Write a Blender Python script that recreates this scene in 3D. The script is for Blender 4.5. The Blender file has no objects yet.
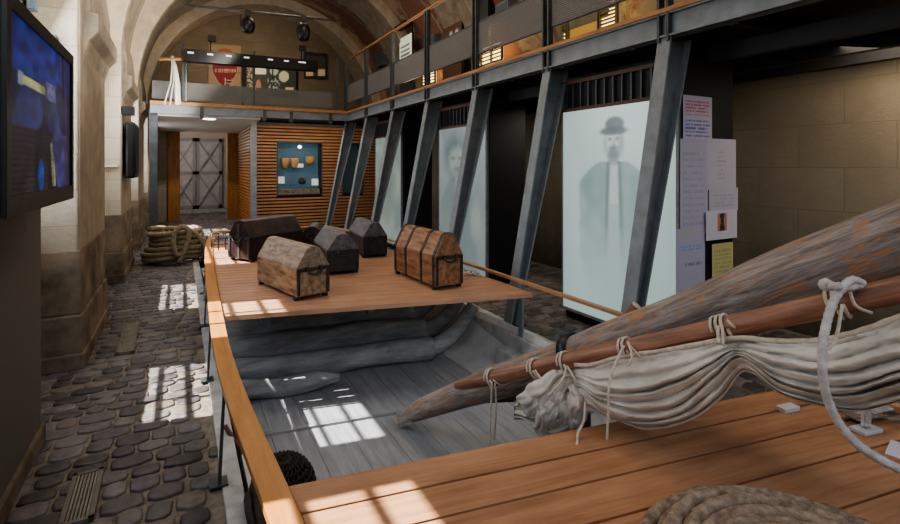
import bpy, math, random
from math import sin, cos, pi, radians, sqrt, atan2, exp
from mathutils import Vector, Matrix, noise
random.seed(7)
C = bpy.context.scene.collection
PSI = math.atan(270/500.0); SP, CP = sin(PSI), cos(PSI)
CAM = Vector((0, 0, 1.7)); FW = Vector((SP, CP, 0)); RT = Vector((CP, -SP, 0)); UP = Vector((0, 0, 1))

def P(u, v, z=None, X=None, Y=None, f=None):
    """a direction measured from the camera station, cut with a known plane"""
    d = FW + RT*((u-450)/500.0) + UP*((166-v)/500.0)
    if z is not None: t = (z-CAM.z)/d.z
    elif X is not None: t = (X-CAM.x)/d.x
    elif Y is not None: t = (Y-CAM.y)/d.y
    else: t = f
    return CAM + d*t

# ------------------------------------------------------------------ mesh building
class MB:
    def __init__(s): s.v=[]; s.f=[]; s.sm=[]; s.cols=None
    def add(s, vs, fs, smooth=False, M=None):
        b=len(s.v)
        for p in vs:
            p=Vector(p)
            s.v.append(M@p if M else p)
        for f in fs: s.f.append([i+b for i in f]); s.sm.append(smooth)
    def box(s, a, b, M=None):
        x0,y0,z0=a; x1,y1,z1=b
        s.add([(x0,y0,z0),(x1,y0,z0),(x1,y1,z0),(x0,y1,z0),(x0,y0,z1),(x1,y0,z1),(x1,y1,z1),(x0,y1,z1)],
              [(0,3,2,1),(4,5,6,7),(0,1,5,4),(1,2,6,5),(2,3,7,6),(3,0,4,7)],False,M)
        return s
    def bar(s, p, q, w, h, up=Vector((0,0,1))):
        p=Vector(p);q=Vector(q);d=(q-p).normalized(); sd=d.cross(up)
        if sd.length<1e-4: sd=d.cross(Vector((0,1,0)))
        sd.normalize(); u2=sd.cross(d).normalized()
        vs=[]
        for e in (p,q):
            for a,b in ((-1,-1),(1,-1),(1,1),(-1,1)): vs.append(e+sd*a*w/2+u2*b*h/2)
        s.add(vs,[(0,1,2,3),(7,6,5,4),(0,4,5,1),(1,5,6,2),(2,6,7,3),(3,7,4,0)]); return s
    def prism(s, poly, z0, z1, M=None):
        n=len(poly)
        vs=[(x,y,z0) for x,y in poly]+[(x,y,z1) for x,y in poly]
        s.add(vs,[tuple(range(n-1,-1,-1)),tuple(range(n,2*n))]+[(i,(i+1)%n,n+(i+1)%n,n+i) for i in range(n)],False,M); return s
    def tube(s, pts, rad, seg=10, lobes=0, pitch=.1, amp=.18, closed=False, phase=0):
        pts=[Vector(p) for p in pts]; n=len(pts)
        rads = rad if isinstance(rad,(list,tuple)) else [rad]*n
        T=[]
        for i in range(n):
            if closed: t=pts[(i+1)%n]-pts[i-1]
            else: t=pts[min(i+1,n-1)]-pts[max(i-1,0)]
            T.append(t.normalized() if t.length>1e-9 else Vector((0,0,1)))
        ref=Vector((0,0,1)) if abs(T[0].z)<.9 else Vector((1,0,0))
        nr=(ref-T[0]*ref.dot(T[0])).normalized(); L=0; vs=[]
        for i in range(n):
            if i: L+=(pts[i]-pts[i-1]).length
            nr=(nr-T[i]*nr.dot(T[i]))
            nr = nr.normalized() if nr.length>1e-6 else Vector((1,0,0))
            b=T[i].cross(nr)
            for k in range(seg):
                a=2*pi*k/seg; r=rads[i]
                if lobes: r*=1-amp+amp*abs(cos(lobes/2*(a)+2*pi*L/pitch+phase))*1.3
                vs.append(pts[i]+nr*cos(a)*r+b*sin(a)*r)
        fs=[]
        for i in range(n if closed else n-1):
            j=(i+1)%n
            for k in range(seg): fs.append((i*seg+k,i*seg+(k+1)%seg,j*seg+(k+1)%seg,j*seg+k))
        if not closed:
            fs.append(tuple(range(seg-1,-1,-1))); fs.append(tuple((n-1)*seg+k for k in range(seg)))
        s.add(vs,fs,True); return s
    def lathe(s, prof, seg=20, M=None):
        vs=[];n=len(prof)
        for r,z in prof:
            for k in range(seg):
                a=2*pi*k/seg; vs.append((r*cos(a),r*sin(a),z))
        fs=[(i*seg+k,i*seg+(k+1)%seg,(i+1)*seg+(k+1)%seg,(i+1)*seg+k) for i in range(n-1) for k in range(seg)]
        fs.append(tuple(range(seg-1,-1,-1))); fs.append(tuple((n-1)*seg+k for k in range(seg)))
        s.add(vs,fs,True,M); return s
    def build(s, name, mat, parent=None, bevel=0, kind=None, label=None, world=True):
        me=bpy.data.meshes.new(name); me.from_pydata([tuple(p) for p in s.v],[],s.f); me.update()
        for p,f in zip(me.polygons,s.sm): p.use_smooth=f
        if s.cols:
            ca=me.color_attributes.new('Col','FLOAT_COLOR','POINT')
            for i,c in enumerate(s.cols): ca.data[i].color=(c[0],c[1],c[2],1)
        me.materials.append(mat)
        o=bpy.data.objects.new(name,me); C.objects.link(o)
        if parent is not None:
            o.parent=parent
            if world: o.matrix_parent_inverse=parent_world(parent).inverted()
        if bevel:
            m=o.modifiers.new('b','BEVEL'); m.width=bevel; m.segments=2; m.limit_method='ANGLE'
        if kind: o['kind']=kind
        if label: o['label']=label
        return o
def parent_world(o):
    M=Matrix.LocRotScale(o.location,o.rotation_euler,o.scale)
    if o.parent: M = parent_world(o.parent) @ o.matrix_parent_inverse @ M
    return M
def thing(name,label,cat,loc=(0,0,0),rz=0,group=None):
    o=bpy.data.objects.new(name,None); C.objects.link(o); o.location=loc; o.rotation_euler=(0,0,rz)
    o.empty_display_size=.05
    o['label']=label; o['category']=cat
    if group: o['group']=group
    return o
def tag(o,label,cat,group=None,kind=None):
    o['label']=label; o['category']=cat
    if group: o['group']=group
    if kind: o['kind']=kind
    return o
def dup(root, loc=None, rz=None, label=None, group=None):
    def cp(o,par):
        c=o.copy(); C.objects.link(c)
        if par is not None: c.parent=par
        for ch in list(o.children): cp(ch,c)
        return c
    r=cp(root,None)
    if loc is not None: r.location=loc
    if rz is not None: r.rotation_euler=(0,0,rz)
    if label: r['label']=label
    if group: r['group']=group
    return r

# ------------------------------------------------------------------ materials
MATS={}
def nt(name):
    m=bpy.data.materials.new(name); m.use_nodes=True; n=m.node_tree; b=n.nodes['Principled BSDF']; return m,n,b
def ramp(n,fac,stops):
    r=n.nodes.new('ShaderNodeValToRGB'); n.links.new(fac,r.inputs[0]); e=r.color_ramp.elements
    while len(e)<len(stops): e.new(.5)
    for k,(p,c) in enumerate(stops): e[k].position=p; e[k].color=(*c,1)
    return r.outputs[0]
def coords(n,scale=(1,1,1),rot=(0,0,0)):
    t=n.nodes.new('ShaderNodeTexCoord'); m=n.nodes.new('ShaderNodeMapping'); n.links.new(t.outputs['Object'],m.inputs[0])
    m.inputs['Scale'].default_value=scale; m.inputs['Rotation'].default_value=rot; return m.outputs[0]
def noise_t(n,vec,scale,detail=5,rough=.6,dist=0):
    t=n.nodes.new('ShaderNodeTexNoise'); n.links.new(vec,t.inputs['Vector']); t.inputs['Scale'].default_value=scale
    t.inputs['Detail'].default_value=detail; t.inputs['Roughness'].default_value=rough; t.inputs['Distortion'].default_value=dist; return t.outputs['Fac']
def bump(n,b,h,strength=.3,dist=.02):
    k=n.nodes.new('ShaderNodeBump'); n.links.new(h,k.inputs['Height']); k.inputs['Strength'].default_value=strength; k.inputs['Distance'].default_value=dist
    n.links.new(k.outputs[0],b.inputs['Normal'])
def mixc(n,fac,a,bb,mode='MIX'):
    m=n.nodes.new('ShaderNodeMix'); m.data_type='RGBA'; m.blend_type=mode
    for inp,val in ((m.inputs[0],fac),(m.inputs[6],a),(m.inputs[7],bb)):
        if hasattr(val,'links'): n.links.new(val,inp)
        elif isinstance(val,(int,float)): inp.default_value=val
        else: inp.default_value=(*val,1)
    return m.outputs[2]
def mix_noise(name,c1,c2,scale=4,stretch=(1,1,1),rot=(0,0,0),rough=.7,bmp=.2,spec=.3,metal=0,c3=None,detail=6,lo=.35,hi=.65,dist=0):
    m,n,b=nt(name); v=coords(n,stretch,rot); f=noise_t(n,v,scale,detail,.62,dist)
    st=[(lo,c1),(hi,c2)]
    if c3: st=[(lo,c1),((lo+hi)/2,c2),(hi,c3)]
    n.links.new(ramp(n,f,st),b.inputs['Base Color']); b.inputs['Roughness'].default_value=rough
    b.inputs['Specular IOR Level'].default_value=spec; b.inputs['Metallic'].default_value=metal
    if bmp: bump(n,b,f,bmp)
    return m
def plain(name,c,rough=.6,metal=0,spec=.4,emit=None,es=0):
    m,n,b=nt(name); b.inputs['Base Color'].default_value=(*c,1); b.inputs['Roughness'].default_value=rough
    b.inputs['Metallic'].default_value=metal; b.inputs['Specular IOR Level'].default_value=spec
    if emit: b.inputs['Emission Color'].default_value=(*emit,1); b.inputs['Emission Strength'].default_value=es
    v=coords(n); f=noise_t(n,v,35,3); 
    r=n.nodes.new('ShaderNodeMapRange'); n.links.new(f,r.inputs[0]); r.inputs[3].default_value=max(0,rough-.08); r.inputs[4].default_value=min(1,rough+.08)
    n.links.new(r.outputs[0],b.inputs['Roughness'])
    return m
def ashlar(name,axis,base,dark,mortar,bw=.55,bh=.3,dark_foot=True):
    """stone blocks; axis 'x' = courses drawn in the XZ plane, 'y' = YZ plane"""
    m,n,b=nt(name); t=n.nodes.new('ShaderNodeTexCoord'); s=n.nodes.new('ShaderNodeSeparateXYZ'); n.links.new(t.outputs['Object'],s.inputs[0])
    c=n.nodes.new('ShaderNodeCombineXYZ')
    if axis=='x': n.links.new(s.outputs[0],c.inputs[0])
    elif axis=='y': n.links.new(s.outputs[1],c.inputs[0])
    else:
        ad=n.nodes.new('ShaderNodeMath'); ad.operation='ADD'; n.links.new(s.outputs[0],ad.inputs[0]); n.links.new(s.outputs[1],ad.inputs[1]); n.links.new(ad.outputs[0],c.inputs[0])
    n.links.new(s.outputs[2],c.inputs[1])
    br=n.nodes.new('ShaderNodeTexBrick'); n.links.new(c.outputs[0],br.inputs['Vector']); br.inputs['Scale'].default_value=1
    br.inputs['Brick Width'].default_value=bw; br.inputs['Row Height'].default_value=bh; br.inputs['Mortar Size'].default_value=.006; br.inputs['Mortar Smooth'].default_value=.5
    br.inputs['Color1'].default_value=(*base,1); br.inputs['Color2'].default_value=(base[0]*.8,base[1]*.79,base[2]*.76,1); br.inputs['Mortar'].default_value=(*mortar,1)
    f=noise_t(n,t.outputs['Object'],1.7,8,.65); f2=noise_t(n,t.outputs['Object'],22,5,.7)
    col=mixc(n,ramp(n,f,[(.38,(0,0,0)),(.72,(1,1,1))]),br.outputs['Color'],dark)
    if dark_foot:  # stone colour darkens towards the floor
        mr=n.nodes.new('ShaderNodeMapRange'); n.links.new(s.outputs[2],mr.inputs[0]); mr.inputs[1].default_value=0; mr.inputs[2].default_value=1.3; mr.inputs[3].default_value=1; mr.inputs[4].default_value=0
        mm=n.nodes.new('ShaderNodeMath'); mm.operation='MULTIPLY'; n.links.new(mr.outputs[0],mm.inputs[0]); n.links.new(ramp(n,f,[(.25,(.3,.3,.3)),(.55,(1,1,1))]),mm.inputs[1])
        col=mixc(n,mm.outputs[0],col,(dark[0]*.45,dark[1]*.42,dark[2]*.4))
    n.links.new(col,b.inputs['Base Color']); b.inputs['Roughness'].default_value=.9; b.inputs['Specular IOR Level'].default_value=.15
    mx=n.nodes.new('ShaderNodeMath'); mx.operation='MULTIPLY_ADD'; n.links.new(br.outputs['Fac'],mx.inputs[0]); mx.inputs[1].default_value=-.6; n.links.new(f2,mx.inputs[2])
    bump(n,b,mx.outputs[0],.45,.02); return m
def wood(name,c1,c2,c3,along='x',rotz=0,fine=1,rough=.5,bmp=.12,spec=.35):
    sc={'x':(1.2,14,14),'y':(14,1.2,14),'z':(14,14,1.2)}[along]
    m,n,b=nt(name)
    t=n.nodes.new('ShaderNodeTexCoord'); r1=n.nodes.new('ShaderNodeMapping'); n.links.new(t.outputs['Object'],r1.inputs[0]); r1.inputs['Rotation'].default_value=(0,0,rotz)
    r2=n.nodes.new('ShaderNodeMapping'); n.links.new(r1.outputs[0],r2.inputs[0]); r2.inputs['Scale'].default_value=[k*fine for k in sc]
    f=noise_t(n,r2.outputs[0],1.6,7,.65,.4); g=noise_t(n,t.outputs['Object'],2.3,3)
    col=ramp(n,f,[(.3,c1),(.5,c2),(.72,c3)]); col=mixc(n,ramp(n,g,[(.3,(0,0,0)),(.7,(.5,.5,.5))]),col,c1)
    n.links.new(col,b.inputs['Base Color']); b.inputs['Roughness'].default_value=rough; b.inputs['Specular IOR Level'].default_value=spec; bump(n,b,f,bmp,.01); return m
def vcol(name,emit=0,rough=.5,base=True):
    m,n,b=nt(name); a=n.nodes.new('ShaderNodeVertexColor'); a.layer_name='Col'
    if base: n.links.new(a.outputs[0],b.inputs['Base Color'])
    else: b.inputs['Base Color'].default_value=(.02,.02,.02,1)
    b.inputs['Roughness'].default_value=rough
    if emit: n.links.new(a.outputs[0],b.inputs['Emission Color']); b.inputs['Emission Strength'].default_value=emit
    return m
ROT=radians(9.5)
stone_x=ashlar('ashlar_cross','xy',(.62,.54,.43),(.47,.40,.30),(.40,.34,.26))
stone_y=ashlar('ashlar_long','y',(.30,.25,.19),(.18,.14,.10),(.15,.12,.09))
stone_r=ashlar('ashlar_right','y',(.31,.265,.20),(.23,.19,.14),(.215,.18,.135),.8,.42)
stone_far=ashlar('ashlar_far','x',(.34,.29,.225),(.26,.215,.16),(.20,.165,.12),.7,.32,False)
rib_m=mix_noise('rib_stone',(.23,.195,.15),(.35,.30,.23),5,rough=.9,bmp=.15,spec=.1)  # rib tone darkened in the colour for the shaded undersides
face_m=mix_noise('lit_rib_face',(.55,.48,.38),(.70,.62,.50),5,rough=.9,bmp=.15,spec=.1)  # same stone in a brighter copy, light painted on the near faces
rib_d=mix_noise('shaded_pier_stone',(.24,.20,.155),(.34,.29,.225),4,rough=.9,bmp=.25,spec=.1)  # darker copy of the pier stone, shade painted on the nave side
base_m=mix_noise('base_stone',(.10,.078,.058),(.28,.22,.16),3,rough=.95,bmp=.7,spec=.1,detail=9)
def web_mat():
    m,n,b=nt('vault_plaster'); v=coords(n); f=noise_t(n,v,1.0,6,.6,.5); g=noise_t(n,v,9,5)
    t=n.nodes.new('ShaderNodeTexCoord'); s=n.nodes.new('ShaderNodeSeparateXYZ'); n.links.new(t.outputs['Object'],s.inputs[0])
    mr=n.nodes.new('ShaderNodeMapRange'); n.links.new(s.outputs[0],mr.inputs[0]); mr.inputs[1].default_value=.5; mr.inputs[2].default_value=2.0
    a=mixc(n,ramp(n,g,[(.3,(0,0,0)),(.7,(1,1,1))]),(.72,.64,.52),(.58,.50,.39))  # cream left side carries the window brightness in its colour
    r=mixc(n,ramp(n,f,[(.44,(0,0,0)),(.50,(1,1,1))]),(.42,.32,.22),(.24,.115,.075))
    n.links.new(mixc(n,mr.outputs[0],a,r),b.inputs['Base Color']); b.inputs['Roughness'].default_value=.9; bump(n,b,g,.3); return m
web_m=web_mat()
mortar=mix_noise('sandy_joint',(.15,.125,.10),(.26,.225,.185),14,rough=.95,bmp=.4,spec=.1)
def cobble_mat():
    m,n,b=nt('cobblestone'); v=coords(n); f=noise_t(n,v,16,6); 
    a=n.nodes.new('ShaderNodeVertexColor'); a.layer_name='Col'
    n.links.new(mixc(n,1.0,a.outputs[0],ramp(n,f,[(.3,(.62,.62,.62)),(.7,(1.25,1.22,1.2))]),'MULTIPLY'),b.inputs['Base Color'])
    b.inputs['Roughness'].default_value=.5; b.inputs['Specular IOR Level'].default_value=.38; bump(n,b,f,.35,.01); return m
cob_m=cobble_mat()
deck_m=wood('deck_teak',(.28,.13,.065),(.45,.235,.125),(.56,.33,.19),'x',ROT,1,.5)
deck_far=wood('rear_deck_teak',(.32,.165,.10),(.45,.255,.155),(.54,.335,.215),'x',ROT,1,.5)
rail_m=wood('rail_oak',(.36,.145,.035),(.50,.225,.06),(.58,.29,.10),'y',0,1,.4)
ledge_m=wood('ledge_wood',(.22,.10,.04),(.38,.19,.08),(.45,.25,.11),'y',0,1,.5)
ledge_m2=wood('tan_rail',(.30,.15,.07),(.44,.245,.13),(.52,.32,.19),'y',0,1,.5)
slat_m=wood('slat_wood',(.24,.11,.045),(.38,.19,.085),(.46,.26,.13),'x',0,1,.5)
frame_m=wood('door_wood',(.16,.065,.015),(.30,.13,.03),(.38,.18,.05),'z',0,1,.5)
steel=mix_noise('grey_steel',(.145,.165,.18),(.205,.23,.25),7,rough=.45,bmp=.04,spec=.5)
steel_d=mix_noise('dark_steel',(.030,.036,.04),(.06,.068,.075),9,rough=.45,bmp=.05,spec=.5)
black=plain('black_panel',(.008,.008,.011),.6)
blackb=plain('black_plastic',(.004,.004,.005),.35)
joist_m=plain('joist_paint',(.035,.034,.034),.7)
soffit=plain('white_soffit',(.62,.60,.57),.8)
door_m=mix_noise('grey_door_paint',(.36,.355,.375),(.46,.455,.475),6,rough=.7,bmp=.05)
door_d=plain('shaded_door_paint',(.27,.27,.285),.7)  # darker than the door leaves, standing in for shading around the braces
hull_m=wood('hull_grey_planks',(.20,.205,.215),(.29,.298,.312),(.36,.368,.385),'y',-ROT*0,1,.6,.25,.3)
hullside_m=mix_noise('grey_hull_paint',(.42,.42,.42),(.60,.60,.59),3,rough=.75,bmp=.2)
frame_t=mix_noise('weathered_timber',(.17,.17,.168),(.34,.34,.335),2.5,stretch=(1,5,5),rot=(0,0,ROT),rough=.75,bmp=.4)
kerb_m=mix_noise('concrete_kerb',(.33,.325,.315),(.50,.49,.475),6,rough=.9,bmp=.2,spec=.1)
def mast_mat():
    m,n,b=nt('weathered_mast')
    d=(P(900,241,f=1.8)-P(400,418,f=3.97)).normalized()
    t=n.nodes.new('ShaderNodeTexCoord')
    q=d.rotation_difference(Vector((1,0,0))).to_euler()
    r1=n.nodes.new('ShaderNodeMapping'); n.links.new(t.outputs['Object'],r1.inputs[0]); r1.inputs['Rotation'].default_value=q
    r2=n.nodes.new('ShaderNodeMapping'); n.links.new(r1.outputs[0],r2.inputs[0]); r2.inputs['Scale'].default_value=(1.6,13,13)
    f=noise_t(n,r2.outputs[0],2.2,8,.68,.6)
    r3=n.nodes.new('ShaderNodeMapping'); n.links.new(r1.outputs[0],r3.inputs[0]); r3.inputs['Scale'].default_value=(5,16,16)
    g=noise_t(n,r3.outputs[0],1.6,5,.6,1.2)
    base=ramp(n,f,[(.30,(.085,.066,.06)),(.46,(.23,.19,.17)),(.64,(.40,.345,.31))])
    col=mixc(n,ramp(n,g,[(.53,(0,0,0)),(.62,(.85,.85,.85))]),base,(.45,.21,.09))
    n.links.new(col,b.inputs['Base Color']); b.inputs['Roughness'].default_value=.62; bump(n,b,f,.9,.02); return m
mast_m=mast_mat()
def spar_mat():
    m,n,b=nt('red_brown_spar')
    d=(P(900,290,f=1.6)-P(456,386,f=3.0)).normalized(); q=d.rotation_difference(Vector((1,0,0))).to_euler()
    t=n.nodes.new('ShaderNodeTexCoord'); r1=n.nodes.new('ShaderNodeMapping'); n.links.new(t.outputs['Object'],r1.inputs[0]); r1.inputs['Rotation'].default_value=q
    r2=n.nodes.new('ShaderNodeMapping'); n.links.new(r1.outputs[0],r2.inputs[0]); r2.inputs['Scale'].default_value=(2,20,20)
    f=noise_t(n,r2.outputs[0],1.8,7,.6,.5)
    n.links.new(ramp(n,f,[(.28,(.10,.045,.028)),(.5,(.27,.125,.075)),(.72,(.40,.22,.14))]),b.inputs['Base Color']); b.inputs['Roughness'].default_value=.5; bump(n,b,f,.3,.01); return m
spar_m=spar_mat()
canvas=mix_noise('sail_canvas',(.52,.475,.415),(.70,.66,.60),6,rough=.95,bmp=.5,spec=.1,detail=8)
rope_m=mix_noise('hemp_rope',(.20,.155,.11),(.40,.33,.25),40,rough=.95,bmp=.3,spec=.1)
coil_m=mix_noise('tarred_coil_rope',(.17,.125,.09),(.36,.285,.215),30,rough=.95,bmp=.4,spec=.1)
brope_m=mix_noise('tan_rope',(.20,.155,.10),(.36,.29,.20),25,rough=.95,bmp=.3,spec=.1)
wrope=mix_noise('pale_rope',(.40,.37,.36),(.60,.57,.55),40,rough=.9,bmp=.3,spec=.1)
twine=mix_noise('cotton_twine',(.45,.39,.31),(.62,.56,.47),40,rough=.9,bmp=.2,spec=.1)
iron=mix_noise('old_iron',(.025,.022,.022),(.07,.062,.06),20,rough=.45,bmp=.3,metal=.5)
chest_l=mix_noise('worn_oak',(.075,.042,.024),(.27,.17,.10),4,stretch=(1.2,5,5),rough=.55,bmp=.4,c3=(.40,.28,.185),lo=.3,hi=.68)
chest_lid=mix_noise('worn_pale_lid',(.17,.115,.08),(.36,.27,.20),5,stretch=(1.5,5,5),rough=.6,bmp=.5,detail=9)
chest_b=mix_noise('brown_oak',(.10,.045,.022),(.26,.125,.062),4,stretch=(1.2,6,6),rough=.5,bmp=.3,c3=(.36,.20,.115),lo=.3,hi=.7)
chest_k=mix_noise('black_leather',(.016,.014,.015),(.045,.040,.042),8,rough=.5,bmp=.35,spec=.4)
chest_g=mix_noise('grey_black_lid',(.05,.043,.044),(.12,.105,.105),6,stretch=(1,4,4),rough=.5,bmp=.4,spec=.5)  # lid tone greyer than the black bodies
wick_m=mix_noise('dark_wicker',(.012,.009,.008),(.055,.040,.032),30,rough=.7,bmp=.3)
paper=plain('paper_white',(.62,.60,.68),.8)
glassm,gn,gb=nt('case_glass'); gb.inputs['Base Color'].default_value=(.85,.93,.95,1); gb.inputs['Roughness'].default_value=.03; gb.inputs['Transmission Weight'].default_value=1; gb.inputs['IOR'].default_value=1.05; gb.inputs['Alpha'].default_value=.35
acrylic,an,ab=nt('clear_acrylic'); ab.inputs['Base Color'].default_value=(.9,.92,.95,1); ab.inputs['Roughness'].default_value=.05; ab.inputs['Transmission Weight'].default_value=.8; ab.inputs['IOR'].default_value=1.3
def mesh_mat():
    m,n,b=nt('perforated_steel'); b.inputs['Base Color'].default_value=(.13,.127,.125,1); b.inputs['Roughness'].default_value=.6
    t=n.nodes.new('ShaderNodeTexCoord'); w=n.nodes.new('ShaderNodeTexWave'); w.bands_direction='Z'; w.inputs['Scale'].default_value=14; n.links.new(t.outputs['Object'],w.inputs['Vector'])
    r=n.nodes.new('ShaderNodeMapRange'); n.links.new(w.outputs['Fac'],r.inputs[0]); r.inputs[1].default_value=.0; r.inputs[2].default_value=.35; r.inputs[3].default_value=.25; r.inputs[4].default_value=.9
    n.links.new(r.outputs[0],b.inputs['Alpha']); return m
perf=mesh_mat()
pr_em=vcol('lit_print',1.0,.3,False); pr=vcol('print_matte',0,.7); tv_em=vcol('tv_picture',.36,.3,False); tv_em.node_tree.nodes['Principled BSDF'].inputs['Specular IOR Level'].default_value=.08
warm_em=plain('warm_pane',(.9,.7,.35),.5,emit=(1,.74,.34),es=3.2)
amber_em=plain('amber_pane',(.3,.18,.04),.5,emit=(.8,.42,.08),es=.35)
lamp_em=plain('lamp_glow',(1,1,1),.5,emit=(1,.95,.85),es=5)

def st(o,label=None): o['kind']='structure'; return o
# ================================================================== SETTING
# ---- floor bed and cobbles
XL,XR,YF=-.75,5.55,17.3
PIT=(.22,3.0)     # the boat lies in a sunken bed between these X values
m=MB()
m.box((-1.3,-1.5,-.12),(.20,21.5,-.004)); m.box((3.14,-1.5,-.12),(5.7,21.5,-.004)); m.box((.20,10.0,-.12),(3.14,21.5,-.004))
m.build('floor',mortar,kind='structure')
m=MB(); m.box((.0,-1.5,-.55),(3.2,10.05,-.40)); m.box((.18,-1.5,-.45),(.22,10,-.02)); m.box((3.14,-1.5,-.45),(3.18,10,-.02)); m.box((.0,10.0,-.45),(3.2,10.06,-.02))
m.build('floor_pit',hullside_m,kind='structure')
m=MB(); cols=[]
def cobble(cx,cy,a,b):
    base=len(m.v); n=10; r0=random.uniform(.9,1.0); hgt=random.uniform(.006,.012); tilt=random.uniform(-.25,.25)
    k=random.random(); g=random.uniform(.06,.17); col=(g*1.05+.006*k,g*.96,g*(.9+.12*k)) 
    if random.random()<.12: col=(.17,.145,.125)
    vs=[]
    rr=[random.uniform(.93,1.04) for _ in range(n)]
    for ring,(s,z) in enumerate(((1,-.012),(.97,hgt*.55),(.86,hgt*.96),(.5,hgt))):
        for i in range(n):
            th=2*pi*i/n; ex=4.2
            c_,s_=cos(th),sin(th); q=(abs(c_)**ex+abs(s_)**ex)**(-1/ex)*rr[i]
            x=c_*q*a*s; y=s_*q*b*s
            vs.append((cx+x*cos(tilt*.3)-y*sin(tilt*.3),cy+x*sin(tilt*.3)+y*cos(tilt*.3),z))
    vs.append((cx,cy,hgt)); fs=[]
    for r in range(3):
        for i in range(n): fs.append((r*n+i,r*n+(i+1)%n,(r+1)*n+(i+1)%n,(r+1)*n+i))
    for i in range(n): fs.append((3*n+i,3*n+(i+1)%n,4*n))
    m.add(vs,fs,True); cols.extend([col]*len(vs))
def pave(x0,x1,y0,y1):
    y=y0
    while y<y1:
        d=random.uniform(.115,.165); x=x0+random.uniform(-.1,0)
        while x<x1:
            w=random.uniform(.11,.225)
            if x+w<=x1+.06: cobble(x+w/2,y+d/2+random.uniform(-.01,.01),max(.04,min(w/2-.004,(x1-x)/2)),d/2-.003)
            x+=w
        y+=d
pave(-1.2,.19,1.3,10.0); pave(3.2,5.5,1.0,10.0); pave(-1.1,5.5,10.05,21.0)
m.cols=cols; m.build('floor_cobbles',cob_m,kind='structure')
# ---- kerb around the bed
m=MB(); m.box((.195,-1.5,-.1),(.295,10.05,.012)); k=m.build('trim_1',kerb_m,kind='structure',bevel=.008)
m=MB(); m.box((2.93,-1.5,-.45),(3.16,10.05,.012)); m.box((2.78,1.6,-.45),(2.93,4.2,-.12)); m.build('trim_2',kerb_m,kind='structure',bevel=.01)
# ---- left wall with window openings
WX0,WX1=-1.27,-1.09
bays=[(.62,2.1),(4.0,5.05),(6.95,8.35),(10.35,11.85),(13.75,15.2)]
m=MB(); y=-1.5
for a,b in bays:
    m.box((WX0,y,0),(WX1,a,3.6)); m.box((WX0,a,0),(WX1,b,1.25)); m.box((WX0,a,3.45),(WX1,b,3.6)); y=b
m.box((WX0,y,0),(WX1,21.5,3.6))
m.build('wall_left',stone_y,kind='structure')
for i,(a,b) in enumerate(bays):
    m=MB(); 
    for k in range(4): yy=a+(b-a)*k/3; m.box((-1.205,yy-.016,1.25),(-1.175,yy+.016,3.45))
    zz=[1.25,1.52,1.79,2.06,2.42,2.74,3.08,3.42]
    for z in zz: m.box((-1.205,a,z-.014),(-1.175,b,z+.014))
    m.box((-1.23,a,2.04),(-1.15,b,2.42))
    m.build('window_%d'%(i+1),soffit,kind='structure')
# ---- stone piers and the arches springing off them
AX,AR,AZ=2.4,3.15,3.3
piers=[(2.3,3.9),(5.15,6.75),(8.6,10.2),(12.0,13.6),(15.4,16.9)]
for i,(a,b) in enumerate(piers):
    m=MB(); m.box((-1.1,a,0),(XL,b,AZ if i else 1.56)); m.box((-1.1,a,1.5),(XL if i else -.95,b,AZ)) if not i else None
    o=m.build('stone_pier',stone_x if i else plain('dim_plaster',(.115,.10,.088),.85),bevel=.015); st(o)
    o['label']='square stone pier of the left wall'
    if i==0:
        o.data.vertices; m=MB(); m.box((-1.1,a-.02,0),(XL+.02,b+.02,.12))
    else:
        m=MB(); m.box((-1.1,a-.02,0),(XL+.035,b+.03,.46)); m.box((-1.1,a-.01,.46),(XL+.018,b+.02,1.0)); m.box((-1.1,a-.03,0),(XL+.05,b+.04,.14))
    m.build('pier_base',base_m,o,bevel=.015)
    if i in (1,2,3):   # nave face coloured darker for its shade, and the corbel capital
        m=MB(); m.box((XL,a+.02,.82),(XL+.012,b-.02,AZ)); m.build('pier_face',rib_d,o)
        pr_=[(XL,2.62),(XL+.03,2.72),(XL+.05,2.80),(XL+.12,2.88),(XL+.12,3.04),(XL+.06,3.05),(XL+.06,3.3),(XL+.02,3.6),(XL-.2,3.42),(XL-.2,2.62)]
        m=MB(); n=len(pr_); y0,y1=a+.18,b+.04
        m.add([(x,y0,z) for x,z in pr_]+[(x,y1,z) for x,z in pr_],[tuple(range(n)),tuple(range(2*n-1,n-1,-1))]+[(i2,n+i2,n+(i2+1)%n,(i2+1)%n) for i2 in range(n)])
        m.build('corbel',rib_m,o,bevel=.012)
    # arch ring
    m=MB(); N=40; a2,b2=a+.15,b-.25
    for k in range(N+1):
        th=pi-k*pi/N; c_,s_=cos(th),sin(th)
        for r,y in ((AR,a2+.02),(AR,b2-.05),(AR+.06,b2),(AR+.5,b2),(AR+.5,a2),(AR+.02,a2)):
            m.v.append(Vector((AX+c_*r,y,AZ+s_*r)))
    for k in range(N):
        for j in range(6): m.f.append([k*6+j,(k+1)*6+j,(k+1)*6+(j+1)%6,k*6+(j+1)%6]); m.sm.append(False)
    o=m.build('vault_rib',rib_m,kind='structure'); o['label']='stone arch rib crossing the vault'
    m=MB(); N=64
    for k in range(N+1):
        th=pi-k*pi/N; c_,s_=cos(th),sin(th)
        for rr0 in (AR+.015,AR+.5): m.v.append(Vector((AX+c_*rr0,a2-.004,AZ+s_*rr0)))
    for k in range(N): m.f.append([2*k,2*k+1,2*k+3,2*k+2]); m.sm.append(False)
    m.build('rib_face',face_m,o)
# right wall piers
for i,(a,b) in enumerate(piers):
    m=MB(); m.box((XR-.02,a+.15,3.0),(XR+.35,b-.25,AZ)); o=m.build('stone_pier',stone_r,kind='structure',bevel=.01); o['label']='stone pier of the right wall'
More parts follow.
